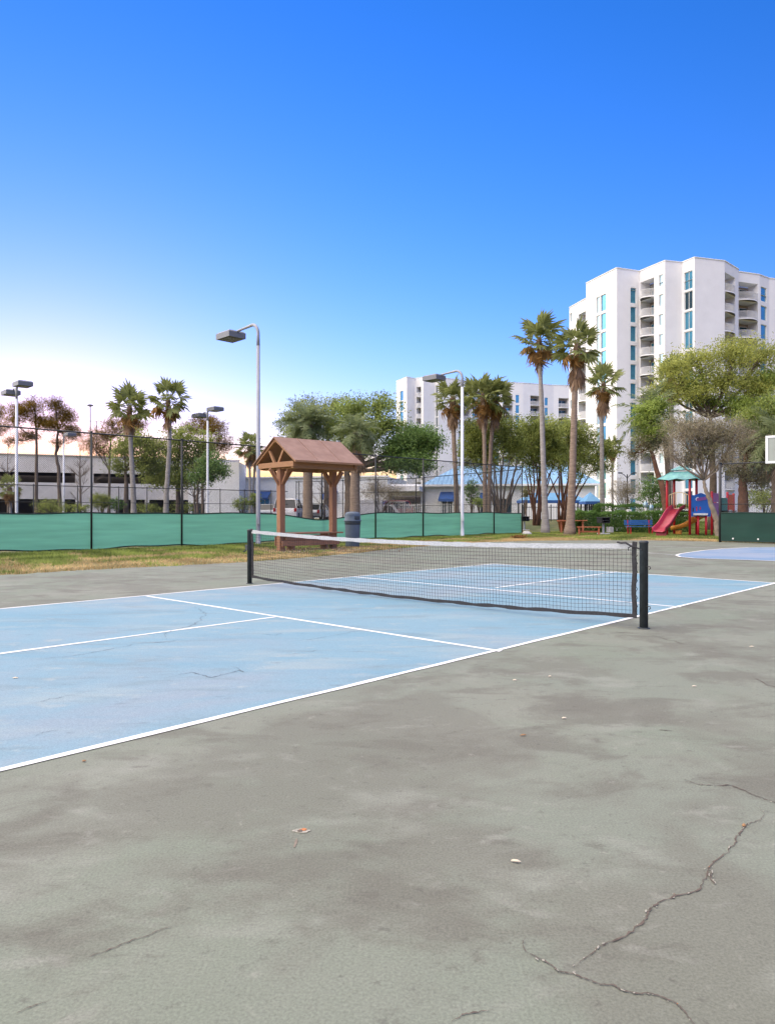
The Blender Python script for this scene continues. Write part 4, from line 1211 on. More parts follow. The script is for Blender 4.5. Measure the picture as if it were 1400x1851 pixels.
MB().box((.29, -1.95, .14), (.5, .09, .28)).build('slide_foot', M_redp, play, bevel=.02)
op = [pl(1282, 929, 38.2), pl(1275, 931, 38.0), pl(1267, 935, 37.9), pl(1258, 940, 37.8), pl(1249, 946, 37.8), pl(1240, 950.5, 37.85), pl(1230, 954, 37.9), pl(1221, 956, 38.0), pl(1212, 957, 38.1)]
slide(op, .5, M_orange, 'slide', .16)
MB().box(pl(1226, 962, 37.95), (.3, .2, .22)).build('slide_foot', M_orange, play, bevel=.02)
# blue panel with cut-outs
q0, q1 = Vector((1.14, .0, 0)), pl(1286, 930, 36.7); q1.z = 0
bd = (q1 - q0); BL_ = bd.length; bd.normalize()
def onp(a, z, k=0): return q0 + bd * a + Vector((bd.y, -bd.x, 0)) * k + Vector((0, 0, z))
m = MB(); pts = [(.06, 1.0), (BL_ - .06, 1.0), (BL_ - .06, 2.0), (BL_ * .8, 2.08), (BL_ * .5, 2.22), (BL_ * .2, 2.1), (.06, 2.12)]
vs = [onp(a, z, .03) for a, z in pts] + [onp(a, z, -.03) for a, z in pts]; n = len(pts)
m.add(vs, [tuple(range(n)), tuple(range(n, 2 * n))[::-1]] + [(i, n + i, n + (i + 1) % n, (i + 1) % n) for i in range(n)])
panel = m.build('panel', M_bluep, play)
m = MB()
for k in range(1): m.tube([onp(BL_ * .34, 1.9, .032), onp(BL_ * .34, 1.9, .045)], .1, 16)
m.build('porthole', M_frame, panel)
MB().tube([onp(BL_ * .36, 1.88, .04), onp(BL_ * .36, 1.88, .055)], .085, 12).bar(onp(BL_ * .36, 1.88, .05), onp(BL_ * .72, 1.95, .05), .02, .16).build('wheel_toy', M_purple, panel)
for a, z0_, z1_ in ((.14, 1.25, 1.45), (.30, 1.28, 1.52), (.46, 1.35, 1.5)):
    MB().bar(onp(BL_ * a, z0_, .035), onp(BL_ * a, z1_, .035), .012, .05, up=tuple(bd)).build('slot', M_red if a > .2 else M_black, panel)
MB().bar(onp(BL_ * .15, 1.12, .12), onp(BL_ * .75, 1.12, .12), .22, .1).build('ledge', M_frame, play)
for a in (.37, .73): MB().tube([onp(BL_ * a, -.05, .02), onp(BL_ * a, 1.05, .02)], .06, 12).build('post', M_red, play, True)
rpost(q1.x, q1.y, 2.27)
for u, Y, z in ((1300, 38.2, 2.3), (1314, 38.8, 2.3), (1325, 40.0, 2.25), (1292, 39.4, 2.25)):
    p = pl(u, 940, Y); rpost(p.x, p.y, z)
def panel2(ua, Ya, ub, Yb, z0_, z1_, mat):
    a, b = pl(ua, 900, Ya), pl(ub, 900, Yb); a.z = b.z = (z0_ + z1_) / 2
    MB().bar(a, b, .06, z1_ - z0_).build('panel', mat, play)
panel2(1287, 36.9, 1299, 38.1, 1.75, 2.22, M_purple)
panel2(1288, 37.0, 1299.5, 38.15, 1.0, 1.72, M_purple)
panel2(1300.5, 38.3, 1313.5, 38.75, 1.0, 2.0, M_greenp)
panel2(1314.5, 38.9, 1324.5, 39.9, 1.35, 2.2, M_red)
a = pl(1300, 940, 38.6)
MB().box((a.x - .1, a.y + .3, 1.28), (1.5, 1.2, .07)).build('deck', M_black, play)
tb = [pl(1318, 921, 38.6), pl(1312, 921, 37.6)]

# ------------------------------------------------------------------ park furniture on the lawn
c = G(1066, 968)
bn = thing('wooden_bench', 'backless red-brown wooden bench right of the tall leaning palm', 'bench', (c.x, c.y + .2, 0), R(-18))
for k in (-.13, .05): MB().box((0, k + .04, .44), (1.25, .16, .045)).build('seat_board', M_redwood, bn, bevel=.006)
for sx in (-1, 1):
    for sy in (-1, 1): MB().box((sx * .5, sy * .14, .21), (.09, .08, .42)).build('leg', M_redwood, bn)
    MB().box((sx * .5, 0, .375), (.06, .36, .08)).build('crossbar', M_redwood, bn)
MB().box((0, 0, .2), (.94, .04, .08)).build('stretcher', M_redwood, bn)
c = at_Y(1033, 41.2)
tb_ = thing('picnic_table', 'red-brown picnic table behind the tall leaning palm trunk', 'table', (c.x, c.y, .0), R(-12))
for k in range(5): MB().box((0, -.32 + k * .16, .74), (1.7, .15, .045)).build('table_board', M_redwood, tb_, bevel=.006)
for sx in (-.6, .6):
    for sy in (-1, 1): MB().bar((sx, sy * .32, 0), (sx, sy * .18, .72), .09, .09, up=(1, 0, 0)).build('leg', M_redwood, tb_)
    MB().box((sx, 0, .66), (.07, .7, .09)).build('crossbar', M_redwood, tb_)
c = at_Y(1020, 43.5)
po = thing('flower_pot', 'terracotta pot beside the picnic table, left of the leaning palm', 'pot', (c.x - .1, c.y, .02))
MB().lathe([(.2, 0), (.32, .62), (.36, .62), (.36, .72), (.3, .72), (.28, .6)], 18).build('pot', M_potred, po, True)
def grill(u, v, label, s=1.0, shelf=True, mat=M_black):
    c = G(u, v)
    g = thing('park_grill', label, 'grill', (c.x, c.y, 0), R(20), 'park grills')
    MB().lathe([(.06, -.02), (.06, .62)], 10).build('pedestal', M_steel, g)
    MB().box((0, 0, .05), (.5, .5, .1)).build('footing', M_stone, g, bevel=.02)
    m = MB().box((0, 0, .66), (.5, .45, .04)).box((-.24, 0, .79), (.03, .45, .24)).box((.24, 0, .79), (.03, .45, .24)).box((0, .21, .79), (.45, .03, .24))
    m.build('firebox', mat, g)
    MB().box((0, 0, .93), (.56, .5, .05)).build('hood', mat, g, bevel=.01)
    m = MB()
    for k in range(9): m.box((-.2 + .05 * k, 0, .78), (.012, .4, .012))
    m.build('grate', M_steel, g)
    if shelf: MB().box((.42, 0, .28), (.26, .3, .3)).build('side_step', M_stone, g, bevel=.02)
    return g
grill(1090, 967, 'grey pedestal grill with dark hood between the bench and hedge')
grill(947, 960, 'small black grill tucked behind the windscreen corner', shelf=False)
def rock(u, v, s, label, seed):
    c = G(u, v); r = random.Random(seed); m = MB()
    prof = [(.5, 0), (.58, .12), (.52, .3), (.34, .44), (.05, .5)]
    n = 14
    m.lathe([(a * s, b * s) for a, b in prof], n)
    m.v = [(x * r.uniform(.85, 1.15), y * r.uniform(.85, 1.15), z * r.uniform(.85, 1.12)) for x, y, z in m.v]
    o = m.build('boulder', M_stone, None, True); o.location = (c.x, c.y, -.02)
    tag(o, label, 'rock')
rock(952, 967, .46, 'pale grey boulder at the right end of the green windscreen', 4)
c = G(1117, 962)
o = thing('ground_box', 'small white utility box on the lawn before the hedge', 'box', (c.x, c.y, 0), .2)
MB().box((0, 0, .13), (.3, .22, .26)).build('case', M_frame, o, bevel=.02); MB().box((.02, 0, .27), (.36, .26, .03)).build('lid', M_frame, o, bevel=.01)
c = G(1163, 967)
bb_ = thing('park_bench', 'blue slatted park bench with red frame left of the red slide', 'bench', (c.x, c.y + .6, 0), R(4))
for k in range(3): MB().box((0, .2 + .02 * k, .56 + .095 * k), (1.6, .03, .085)).build('back_slat', M_benchblue, bb_, bevel=.006)
for k in range(3): MB().box((0, -.22 + .13 * k, .43), (1.6, .11, .03)).build('seat_slat', M_benchblue, bb_, bevel=.006)
for sx in (-.6, .6):
    MB().bar((sx, -.2, 0), (sx, -.2, .42), .05, .05).bar((sx, .15, 0), (sx, .24, .8), .05, .05).bar((sx, -.22, .40), (sx, .18, .40), .05, .05).build('leg', M_red, bb_)
for i, (u, h_, lb_) in enumerate(((1166, 1.9, 'taller white bollard light standing behind the clipped hedge'), (1176, 1.7, 'shorter white bollard light beside the taller one behind the hedge'))):
    c = at_Y(u, 47)
    o = thing('bollard_light', lb_, 'light', (c.x, c.y, gz(c.x, c.y)))
    h_ -= gz(c.x, c.y)
    MB().lathe([(.09, 0), (.09, h_ - .35)], 12).build('post', M_frame, o, True)
    MB().lathe([(.13, h_ - .35), (.16, h_ - .3), (.16, h_ - .12), (.1, h_), (.02, h_ + .03)], 12).build('cap', M_glassg, o, True)
c = at_Y(1133, 60)
o = thing('street_lamp', 'thin dark street lamp with two small arms before the round shrub', 'lamp post', (c.x, c.y, .4))
MB().tube([(0, 0, 0), (0, 0, 4.0)], [.07, .05], 8).build('pole', M_black, o)
for s in (-1, 1):
    MB().tube([(0, 0, 3.7), (s * .3, 0, 4.0), (s * .55, 0, 4.1)], .03, 6).build('arm', M_black, o); MB().box((s * .6, 0, 4.12), (.3, .2, .1)).build('lamp_head', M_black, o)
c = at_Y(1136, 46)
o = thing('pump_box', 'white cabinet showing above the hedge under the street lamp', 'cabinet', (c.x, c.y, .1)); MB().box((0, 0, .65), (.26, .3, 1.3)).build('case', M_frame, o, bevel=.03)
MB().box((0, -.16, .7), (.2, .02, .9)).build('door', M_frame, o)

# basketball hoop at the right edge
bc = W(1383, 788, 25.0); b1 = Vector((.73, -.68, 0)).normalized()
hoop = thing('basketball_hoop', 'glass basketball backboard with white frame cut by the right edge', 'basketball hoop', (bc.x, bc.y, 0), math.atan2(b1.y, b1.x))
zt, zb = bc.z, W(1383, 838, 25.0).z; bw = 1.83; hh = zt - zb
for (c, s) in (((bw / 2, 0, zt - .04), (bw, .06, .08)), ((bw / 2, 0, zb + .04), (bw, .06, .08)), ((.04, .002, (zt + zb) / 2), (.08, .06, hh - .16)), ((bw - .04, .002, (zt + zb) / 2), (.08, .06, hh - .16))):
    MB().box(c, s).build('board_frame', M_frame, hoop, bevel=.006)
MB().box((bw / 2, .005, (zt + zb) / 2), (bw - .1, .02, hh - .1)).build('board', M_board, hoop)
ringp = [(bw / 2 + .23 * math.cos(a), -.4 + .23 * math.sin(a), zb + .2) for a in [6.2832 * i / 20 for i in range(21)]]
MB().tube(ringp, .01, 6).box((bw / 2, -.09, zb + .2), (.15, .18, .03)).build('rim', M_orange, hoop)
MB().tube([(bw / 2, .1, zb + .4), (bw / 2, 1.2, zb + .1), (bw / 2, 1.5, 0)], .08, 10).build('pole', M_black, hoop, True)

# ------------------------------------------------------------------ vegetation
def raw_mesh(name, V, Fc, mat, tint=None):
    """V (n,3) array, Fc (m,k) array of equal-sized faces"""
    me = bpy.data.meshes.new(name)
    m, k = Fc.shape
    me.vertices.add(len(V)); me.vertices.foreach_set('co', V.astype(np.float32).ravel())
    me.loops.add(m * k); me.loops.foreach_set('vertex_index', Fc.astype(np.int32).ravel())
    me.polygons.add(m); me.polygons.foreach_set('loop_start', np.arange(0, m * k, k, dtype=np.int32))
    try: me.polygons.foreach_set('loop_total', np.full(m, k, dtype=np.int32))
    except Exception: pass
    if tint is not None:
        a = me.attributes.new('tint', 'FLOAT', 'POINT'); a.data.foreach_set('value', tint.astype(np.float32))
    me.materials.append(mat)
    me.update(calc_edges=True); me.validate()
    return me
def unit(a): return a / (np.linalg.norm(a, axis=1, keepdims=True) + 1e-9)
def leaf_cloud(name, P, T, ln, wd, mat, parent, rng, droop=0.0, dirs=None):
    n = len(P)
    a = unit(rng.normal(size=(n, 3)) + np.array([0, 0, -droop])) if dirs is None else unit(dirs + rng.normal(size=(n, 3)) * .35)
    b = unit(np.cross(a, rng.normal(size=(n, 3))))
    c = np.cross(a, b)
    l = (ln * np.exp(rng.normal(0, .38, (n, 1)))); w_ = wd * rng.uniform(.7, 1.3, (n, 1))
    V = np.stack([P - a * l * .5, P + b * w_ * .5 + c * w_ * .15, P + a * l * .5, P - b * w_ * .5 + c * w_ * .15], 1).reshape(-1, 3)
    Fc = np.arange(4 * n).reshape(n, 4)
    me = raw_mesh(name, V, Fc, mat, np.repeat(T, 4))
    return obj(name, me, parent)
def clumps(blobs, nc, per, cr, rng, shell=.55, flat=.7):
    """leaf positions grouped in clumps spread through ellipsoids; returns points, tints, clump centres"""
    vol = np.array([b[3] * b[5] * max(b[4], .5 * b[3]) ** .5 for b in blobs]); vol /= vol.sum()
    idx = rng.choice(len(blobs), nc, p=vol)
    B = np.array(blobs)[idx]
    u = unit(rng.normal(size=(nc, 3))); r = rng.uniform(0, 1, (nc, 1)) ** shell
    r = r * rng.uniform(.85, 1.12, (nc, 1))
    Cc = B[:, :3] + u * r * B[:, 3:6]
    ct = rng.uniform(0, 1, nc) * .8 + .05; per = int(per * .95)
    sz = cr * rng.uniform(.5, 1.35, (nc, 1))
    P = (Cc[:, None, :] + rng.normal(size=(nc, per, 3)) * sz[:, None, :] * np.array([1, 1, flat])).reshape(-1, 3)
    T = np.clip(np.repeat(ct, per) + rng.normal(size=nc * per) * .18, 0, 1)
    return P, T, Cc
def tree(name, label, Y, base, trunk, crowns, bark, seed, cat='tree', group=None, twigs=60, r0=.2, stems=None, limb_r=.09, twig_r=.014, base_z=None):
    """trunk: photo-pixel points (u, v) at depth Y; crowns: list of (blobs_px, leaf material, clump count, leaves per clump, clump radius, leaf length, leaf width)"""
    rng = np.random.default_rng(seed); rr = random.Random(seed)
    b = at_Y(base, Y); bz = gz(b.x, b.y) if base_z is None else base_z
    root = thing(name, label, cat, (b.x, b.y, bz), 0, group)
    org = Vector((b.x, b.y, bz))
    tp = [Vector((0, 0, -.1))] + [W(u, v, Y) - org for u, v in trunk]
    m = MB()
    if stems:
        for s in stems:
            pts = [Vector((rr.uniform(-.25, .25), rr.uniform(-.2, .2), -.1))]
            e = W(s[0], s[1], Y) - org + Vector((0, rr.uniform(-.8, .8), 0))
            for k in range(1, 6):
                t = k / 5
                q = pts[0].lerp(e, t ** 1.15 if True else t); q.z = pts[0].z + (e.z - pts[0].z) * t ** .9
                pts.append(q + Vector((rr.uniform(-.07, .07), rr.uniform(-.07, .07), 0)))
            m.tube(pts, [r0 * (1 - .7 * k / 5) for k in range(6)], 7)
            tp.append(pts[-1])
    else:
        sub = []
        for i in range(len(tp) - 1):
            for k in range(4):
                q = tp[i].lerp(tp[i + 1], k / 4)
                sub.append(q + Vector((rr.uniform(-.03, .03), rr.uniform(-.03, .03), 0)))
        sub.append(tp[-1]); n = len(sub)
        m.tube(sub, [r0 * (1.35 if i == 0 else 1) * (1 - .62 * i / (n - 1)) for i in range(n)], 10)
    m.build('trunk', bark, root, True)
    br = MB(); allc = []
    for (bl, mat, nc, per, cr, ll, lw) in crowns:
        blobs = []
        for (u, v, ru, rv) in bl:
            q = W(u, v, Y) - org
            rx, rz = PX(ru, Y), PX(rv, Y)
            blobs.append((q.x, q.y + rr.uniform(-.5, .5) * rx, q.z, rx, max(rx, rz) * .85, rz))
        P, T, Cc = clumps(blobs, nc, per, cr, rng)
        leaf_cloud('crown', P, T, ll, lw, mat, root, rng)
        for bb2 in blobs:
            e = Vector(bb2[:3])
            s = min(tp[1:], key=lambda q: (q - e).length + (3 if q.z > e.z + .5 else 0))
            mid = s.lerp(e, .5) + Vector((rr.uniform(-.2, .2), rr.uniform(-.2, .2), -.12 * (e - s).length * .5))
            L = [s, s.lerp(mid, .5), mid, mid.lerp(e, .55), e]
            br.tube(L, [limb_r, limb_r * .8, limb_r * .65, limb_r * .5, limb_r * .3], 6)
            near = sorted(range(len(Cc)), key=lambda k: (Vector(Cc[k]) - e).length)[:max(3, int(twigs / len(blobs)))]
            for k in near:
                c_ = Vector(Cc[k]); s2 = L[rr.choice((2, 3, 4))]
                md = s2.lerp(c_, .5) + Vector((rr.uniform(-.12, .12), rr.uniform(-.12, .12), rr.uniform(-.05, .15)))
                br.tube([s2, md, c_], [limb_r * .32, limb_r * .2, twig_r * .6], 4, cap=False)
    if br.v: br.build('branches', bark, root, True)
    return root

def bare_tree(label, Y, base, top_v, spread, seed, bark=M_twig, name='bare_tree', lean=0, r0=.12):
    rr = random.Random(seed); b = at_Y(base, Y); bz = gz(b.x, b.y)
    hgt = W(base, top_v, Y).z - bz
    root = thing(name, label, 'tree', (b.x, b.y, bz)); m = MB(); br = MB()
    n = 9; tr = [Vector((lean * hgt * (i / n) ** 1.5 + rr.uniform(-.04, .04), rr.uniform(-.04, .04), hgt * i / n)) for i in range(n + 1)]
    m.tube(tr, [r0 * (1.3 if i == 0 else 1) * (1 - .85 * i / n) for i in range(n + 1)], 8); m.build('trunk', bark, root, True)
    def grow(p, d, L, r, dep):
        q = p + d * L * .5 + Vector((rr.uniform(-.1, .1), rr.uniform(-.1, .1), rr.uniform(-.02, .12))) * L * .6
        e = q + (d + Vector((0, 0, .25))).normalized() * L * .5
        br.tube([p, q, e], [r, r * .75, r * .45], 4, cap=False)
        if dep:
            for k in range(rr.randint(3, 4)):
                s = rr.choice((p.lerp(q, .6), q, q.lerp(e, .5), e))
                dd = (d + Vector((rr.uniform(-.9, .9), rr.uniform(-.9, .9), rr.uniform(-.3, .7)))).normalized()
                grow(s, dd, L * rr.uniform(.4, .62), r * .5, dep - 1)
    for i in range(26):
        t = rr.uniform(.3, .98); a = rr.uniform(0, 6.283)
        p = tr[min(n, int(t * n))]
        grow(p, Vector((math.cos(a), math.sin(a), .75)).normalized(), spread * (1.15 - t) * rr.uniform(.6, 1.1), .03 * (1.2 - t) + .008, 2)
    br.build('branches', bark, root)
    return root

def shrub(label, u, v, ru, rv, Y, mat, n, seed, name='shrub', ll=.14, lw=.06, bark=M_bark):
    rng = np.random.default_rng(seed); rr = random.Random(seed)
    c = W(u, v, Y); g = gz(c.x, c.y)
    root = thing(name, label, 'shrub', (c.x, c.y, g))
    rx, rz = PX(ru, Y), PX(rv, Y); z = c.z - g
    P, T, Cc = clumps([(0, 0, z, rx, rx * .9, rz)], max(20, n // 30), 30, .16 * max(.6, rx), rng, .45)
    leaf_cloud('foliage', P, T, ll, lw, mat, root, rng)
    m = MB()
    for k in range(9):
        e = Vector(Cc[k % len(Cc)]); m.tube([(rr.uniform(-.1, .1), rr.uniform(-.1, .1), -.05), (e.x * .4, e.y * .4, z * .5), e], [.04, .03, .008], 5)
    m.build('stems', bark, root)
    return root

# --- palms
def fan_mesh(name, seed, R_, mat, droop, nseg=17, spread=118):
    r = random.Random(seed); V = []; Fc = []; T = []
    lp = R_ * .50; lb_ = R_ * .60
    def q(vs, t):
        o = len(V); V.extend(vs); T.extend([t] * len(vs)); return o
    # petiole
    w_ = .022
    pet = [Vector((lp * k / 4, 0, -.10 * R_ * (k / 4) ** 2 * droop)) for k in range(5)]
    for k in range(4):
        a, b = pet[k], pet[k + 1]
        o = q([a + Vector((0, -w_, 0)), a + Vector((0, w_, 0)), b + Vector((0, w_ * .7, 0)), b + Vector((0, -w_ * .7, 0))], .75); Fc.append((o, o + 1, o + 2, o + 3))
        o = q([a + Vector((0, 0, -w_)), a + Vector((0, 0, w_)), b + Vector((0, 0, w_ * .7)), b + Vector((0, 0, -w_ * .7))], .6); Fc.append((o, o + 1, o + 2, o + 3))
    hub = pet[-1]
    for s in range(nseg):
        a = R(-spread + 2 * spread * s / (nseg - 1)) + r.uniform(-.04, .04)
        L = lb_ * (1 - .28 * abs(a) / R(spread)) * r.uniform(.82, 1.12)
        d = Vector((math.cos(a), math.sin(a), .10 * math.cos(a * 1.3))); n_ = Vector((-math.sin(a), math.cos(a), 0))
        hw = L * math.sin(R(spread / nseg)) * .80; t = r.uniform(.1, .95)
        z2 = -droop * L * r.uniform(.08, .22); z3 = -droop * L * r.uniform(.35, .8)
        fold = Vector((0, 0, (.35 if s % 2 else -.35) * hw))
        p1 = hub + d * L * .06; p2 = hub + d * L * .58 + Vector((0, 0, z2)); p3 = hub + d * L * r.uniform(.88, 1.02) + Vector((0, 0, z3))
        o = q([p1 - n_ * hw * .1, p1 + n_ * hw * .1, p2 + n_ * hw + fold, p2 - n_ * hw - fold, p3 + n_ * hw * .12, p3 - n_ * hw * .12], t)
        Fc.append((o, o + 1, o + 2, o + 3)); Fc.append((o + 3, o + 2, o + 4, o + 5))
    return raw_mesh(name, np.array([tuple(v) for v in V]), np.array(Fc), mat, np.array(T))
def feather_mesh(name, seed, R_, mat, droop=.5, nl=34):
    r = random.Random(seed); V = []; Fc = []; T = []
    cur = lambda t: Vector((R_ * t * (1 - .12 * droop * t), 0, R_ * (.25 * t - (.25 + droop * .75) * t ** 2.2)))
    for k in range(8):
        a, b = cur(k / 8), cur((k + 1) / 8); w_ = .03 * (1 - k / 9)
        o = len(V); V += [a + Vector((0, -w_, 0)), a + Vector((0, w_, 0)), b + Vector((0, w_, 0)), b + Vector((0, -w_, 0))]; T += [.8] * 4; Fc.append((o, o + 1, o + 2, o + 3))
    for k in range(nl):
        t = .16 + .84 * k / nl
        for s in (-1, 1):
            p = cur(t); tg = (cur(min(1, t + .02)) - cur(t - .02)).normalized()
            L = R_ * .27 * (math.sin(math.pi * (.12 + .8 * t)) ** .6) * r.uniform(.8, 1.1)
            d = (tg * r.uniform(.5, .9) + Vector((0, s, .35 + r.uniform(-.7, .35)))).normalized()
            p2 = p + d * L * .5; p3 = p + d * L + Vector((0, 0, -L * .28)); h = tg * .011
            o = len(V); V += [p - h, p + h, p2 + h * 1.2, p2 - h * 1.2, p3]; tt = r.uniform(.1, .9); T += [tt] * 5
            Fc.append((o, o + 1, o + 2, o + 3)); Fc.append((o + 3, o + 2, o + 4, o + 4))
    Fq = np.array([f for f in Fc])
    # split the degenerate tips into their own vertex so every face is a quad
    Vn = [tuple(v) for v in V]
    for i, f in enumerate(Fc):
        if f[2] == f[3]:
            Vn.append((Vn[f[2]][0] + .004, Vn[f[2]][1], Vn[f[2]][2])); T.append(T[f[2]])
            Fq[i] = (f[0], f[1], f[2], len(Vn) - 1)
    return raw_mesh(name, np.array(Vn), Fq, mat, np.array(T))
FAN = {}
for i in range(4):
    FAN['g', i] = fan_mesh('frond', 100 + i, 1.0, M_palmgreen, .35 + .25 * i / 3)
    FAN['o', i] = fan_mesh('old_frond', 120 + i, 1.0, M_palmold, .8 + .2 * i)
    FAN['d', i] = fan_mesh('dead_frond', 140 + i, 1.0, M_palmdead, .3, 11, 34)
    FAN['f', i] = feather_mesh('frond', 160 + i, 1.0, M_feather, .35 + .2 * i)
def palm(label, Y, trunk, R_, seed, skirt=10, ng=19, no=7, bark=M_palmbark, r0=.17, r1=.10, kind='fan', bz=None, flare=1.7, skirt_len=1.1):
    rr = random.Random(seed)
    b = at_Y(trunk[0][0], Y); z0 = gz(b.x, b.y) if bz is None else bz
    root = thing('palm_tree', label, 'palm tree', (b.x, b.y, z0), 0, 'palm trees around the courts')
    org = Vector((b.x, b.y, z0))
    pts = [Vector((0, 0, -.1))] + [W(u, v, Y) - org for u, v in trunk[1:]]
    sub = []
    N = 26
    # resample smoothly
    tot = [0]
    for a, c in zip(pts[:-1], pts[1:]): tot.append(tot[-1] + (c - a).length)
    for k in range(N + 1):
        s = tot[-1] * k / N; i = max(j for j in range(len(tot)) if tot[j] <= s + 1e-9); i = min(i, len(pts) - 2)
        sub.append(pts[i].lerp(pts[i + 1], (s - tot[i]) / max(1e-6, tot[i + 1] - tot[i])))
    rad = []
    for k in range(N + 1):
        t = k / N
        r_ = r0 + (r1 - r0) * t + r0 * (flare - 1) * math.exp(-t * 16)
        rad.append(r_ * (1 + .05 * math.sin(k * 2.4) + rr.uniform(-.03, .03)))
    MB().tube(sub, rad, 12).build('trunk', bark, root, True)
    top = sub[-1]
    hd = MB().lathe([(r1 * .9, -.7), (r1 * 1.3, -.45), (r1 * 1.35, -.15), (r1 * .9, .02), (.02, .12)], 12)
    hd.v = [(x * rr.uniform(.85, 1.2), y * rr.uniform(.85, 1.2), z) for x, y, z in hd.v]
    o = hd.build('crown_shaft', M_palmdead if kind == 'fan' else M_bark, root); o.location = top
    def put(k, az, pitch, s, dz, roll=0):
        me = FAN[k, rr.randrange(4)]
        o = obj(me.name, me, root, top + Vector((math.cos(az) * r1 * .7, math.sin(az) * r1 * .7, dz)), (roll, -pitch, az))
        o.scale = (s, s, s)
    ga_ = 2.39996
    key_ = 'g' if kind == 'fan' else 'f'
    for k in range(ng):
        t = k / max(1, ng - 1)
        put(key_, k * ga_ + rr.uniform(-.25, .25), R(86 - 118 * t ** .9 + rr.uniform(-12, 12)), R_ * rr.uniform(.82, 1.14), .05 - .30 * t, rr.uniform(-.7, .7))
    for k in range(no):
        put('o' if kind == 'fan' else 'f', k * ga_ + .7 + rr.uniform(-.3, .3), R(-26 - 54 * k / max(1, no - 1) + rr.uniform(-14, 14)), R_ * rr.uniform(.7, 1.0), -.15 - .15 * k / max(1, no), rr.uniform(-.5, .5))
    for k in range(skirt):
        put('d', k * ga_ + rr.uniform(-.3, .3), R(-84 + rr.uniform(-5, 6)), R_ * skirt_len * rr.uniform(.75, 1.15), -.1 - .6 * rr.random(), rr.uniform(-.3, .3))
    return root

palm('tallest fan palm, straight pale trunk, first of the two beside the windscreen corner', 40.8, [(985, 965), (985, 940), (981, 820), (978, 720), (975, 655), (974, 612)], 1.42, 1, skirt=9, r0=.18, r1=.11)
palm('tall fan palm with brown-based trunk leaning right next to the picnic table', 38.4, [(1029, 967), (1031, 930), (1034, 860), (1037, 760), (1039, 680), (1042, 622)], 1.28, 2, skirt=20, r0=.22, r1=.135, bark=M_palmbark2, skirt_len=1.45)
palm('shorter fan palm in front of the right tower, third from the screen corner', 50, [(1088, 940), (1088, 900), (1087, 800), (1086, 720), (1090, 692)], 1.5, 3, skirt=20, r0=.17, r1=.13, bark=M_palmbark, skirt_len=1.2)
palm('small slim fan palm right of the hedge trees before the tower foot', 62, [(1107, 940), (1106, 880), (1107, 808)], .95, 4, skirt=3, ng=16, no=8, r0=.1, r1=.08)
palm('fan palm with bushy brown skirt just left of the white lamp post', 48, [(826, 948), (824, 880), (820, 800), (818, 718)], 1.35, 5, skirt=20, r0=.16, r1=.14, bark=M_palmbark2, skirt_len=1.3)
palm('left of two crowded fan palms right of the white lamp post', 46, [(876, 955), (876, 880), (875, 800), (872, 712)], 1.5, 6, skirt=16, no=7, r0=.145, r1=.12, bark=M_palmbark2)
palm('right of two crowded fan palms right of the white lamp post', 46.8, [(883, 955), (884, 880), (887, 800), (894, 720)], 1.4, 7, skirt=12, no=7, r0=.145, r1=.12, bark=M_palmbark2)
palm('left palm of the pair standing before the parking garage', 52, [(242, 930), (241, 890), (236, 800), (234, 735)], 1.55, 8, skirt=14, ng=20, no=7, r0=.2, r1=.14, skirt_len=1.0)
palm('right palm of the pair before the garage, trunk leaning right', 50, [(299, 930), (301, 890), (306, 810), (307, 750), (304, 722)], 1.5, 9, skirt=8, ng=20, no=7, r0=.19, r1=.12)
palm('thin distant palm seen beside the grey lamp pole left of the shelter', 80, [(452, 925), (452, 880), (450, 806)], 1.7, 10, skirt=4, ng=16, no=10, r0=.15, r1=.13)
palm('thin distant palm close behind the first one left of the shelter', 84, [(458, 925), (458, 880), (462, 820)], 1.4, 17, skirt=4, ng=14, no=8, r0=.15, r1=.13)
palm('big bushy feather palm rising behind the shelter roof', 50, [(556, 935), (556, 880), (557, 800), (556, 768)], 1.95, 11, skirt=14, ng=60, no=16, kind='feather', r0=.36, r1=.3, bark=M_palmbark2, flare=1.2)
palm('feather palm with grey hanging skirt at the right end of shelter roof', 46, [(642, 935), (641, 880), (644, 820), (645, 782)], 1.45, 12, skirt=30, ng=46, no=10, kind='feather', r0=.34, r1=.28, bark=M_palmbark2, flare=1.1, skirt_len=1.35)
palm('feather palm with fronds fanning left in front of the tower base', 44, [(1208, 940), (1207, 860), (1203, 800), (1178, 752)], 2.2, 13, skirt=0, ng=26, no=10, kind='feather', r0=.17, r1=.15, bark=M_bark)
palm('palm top with orange dead fronds above the big yellow-green tree', 52, [(1212, 935), (1212, 800), (1213, 680)], 1.5, 14, skirt=10, ng=14, no=16, r0=.2, r1=.16)
palm('feather palm behind the backboard at the right edge', 40, [(1402, 940), (1402, 860), (1400, 790)], 1.9, 15, skirt=4, ng=30, no=10, kind='feather', r0=.26, r1=.2, bark=M_bark)
palm('low young palm before the garage at the left edge', 58, [(19, 928), (19, 900), (18, 880)], 1.1, 16, skirt=2, ng=14, no=8, r0=.12, r1=.1)

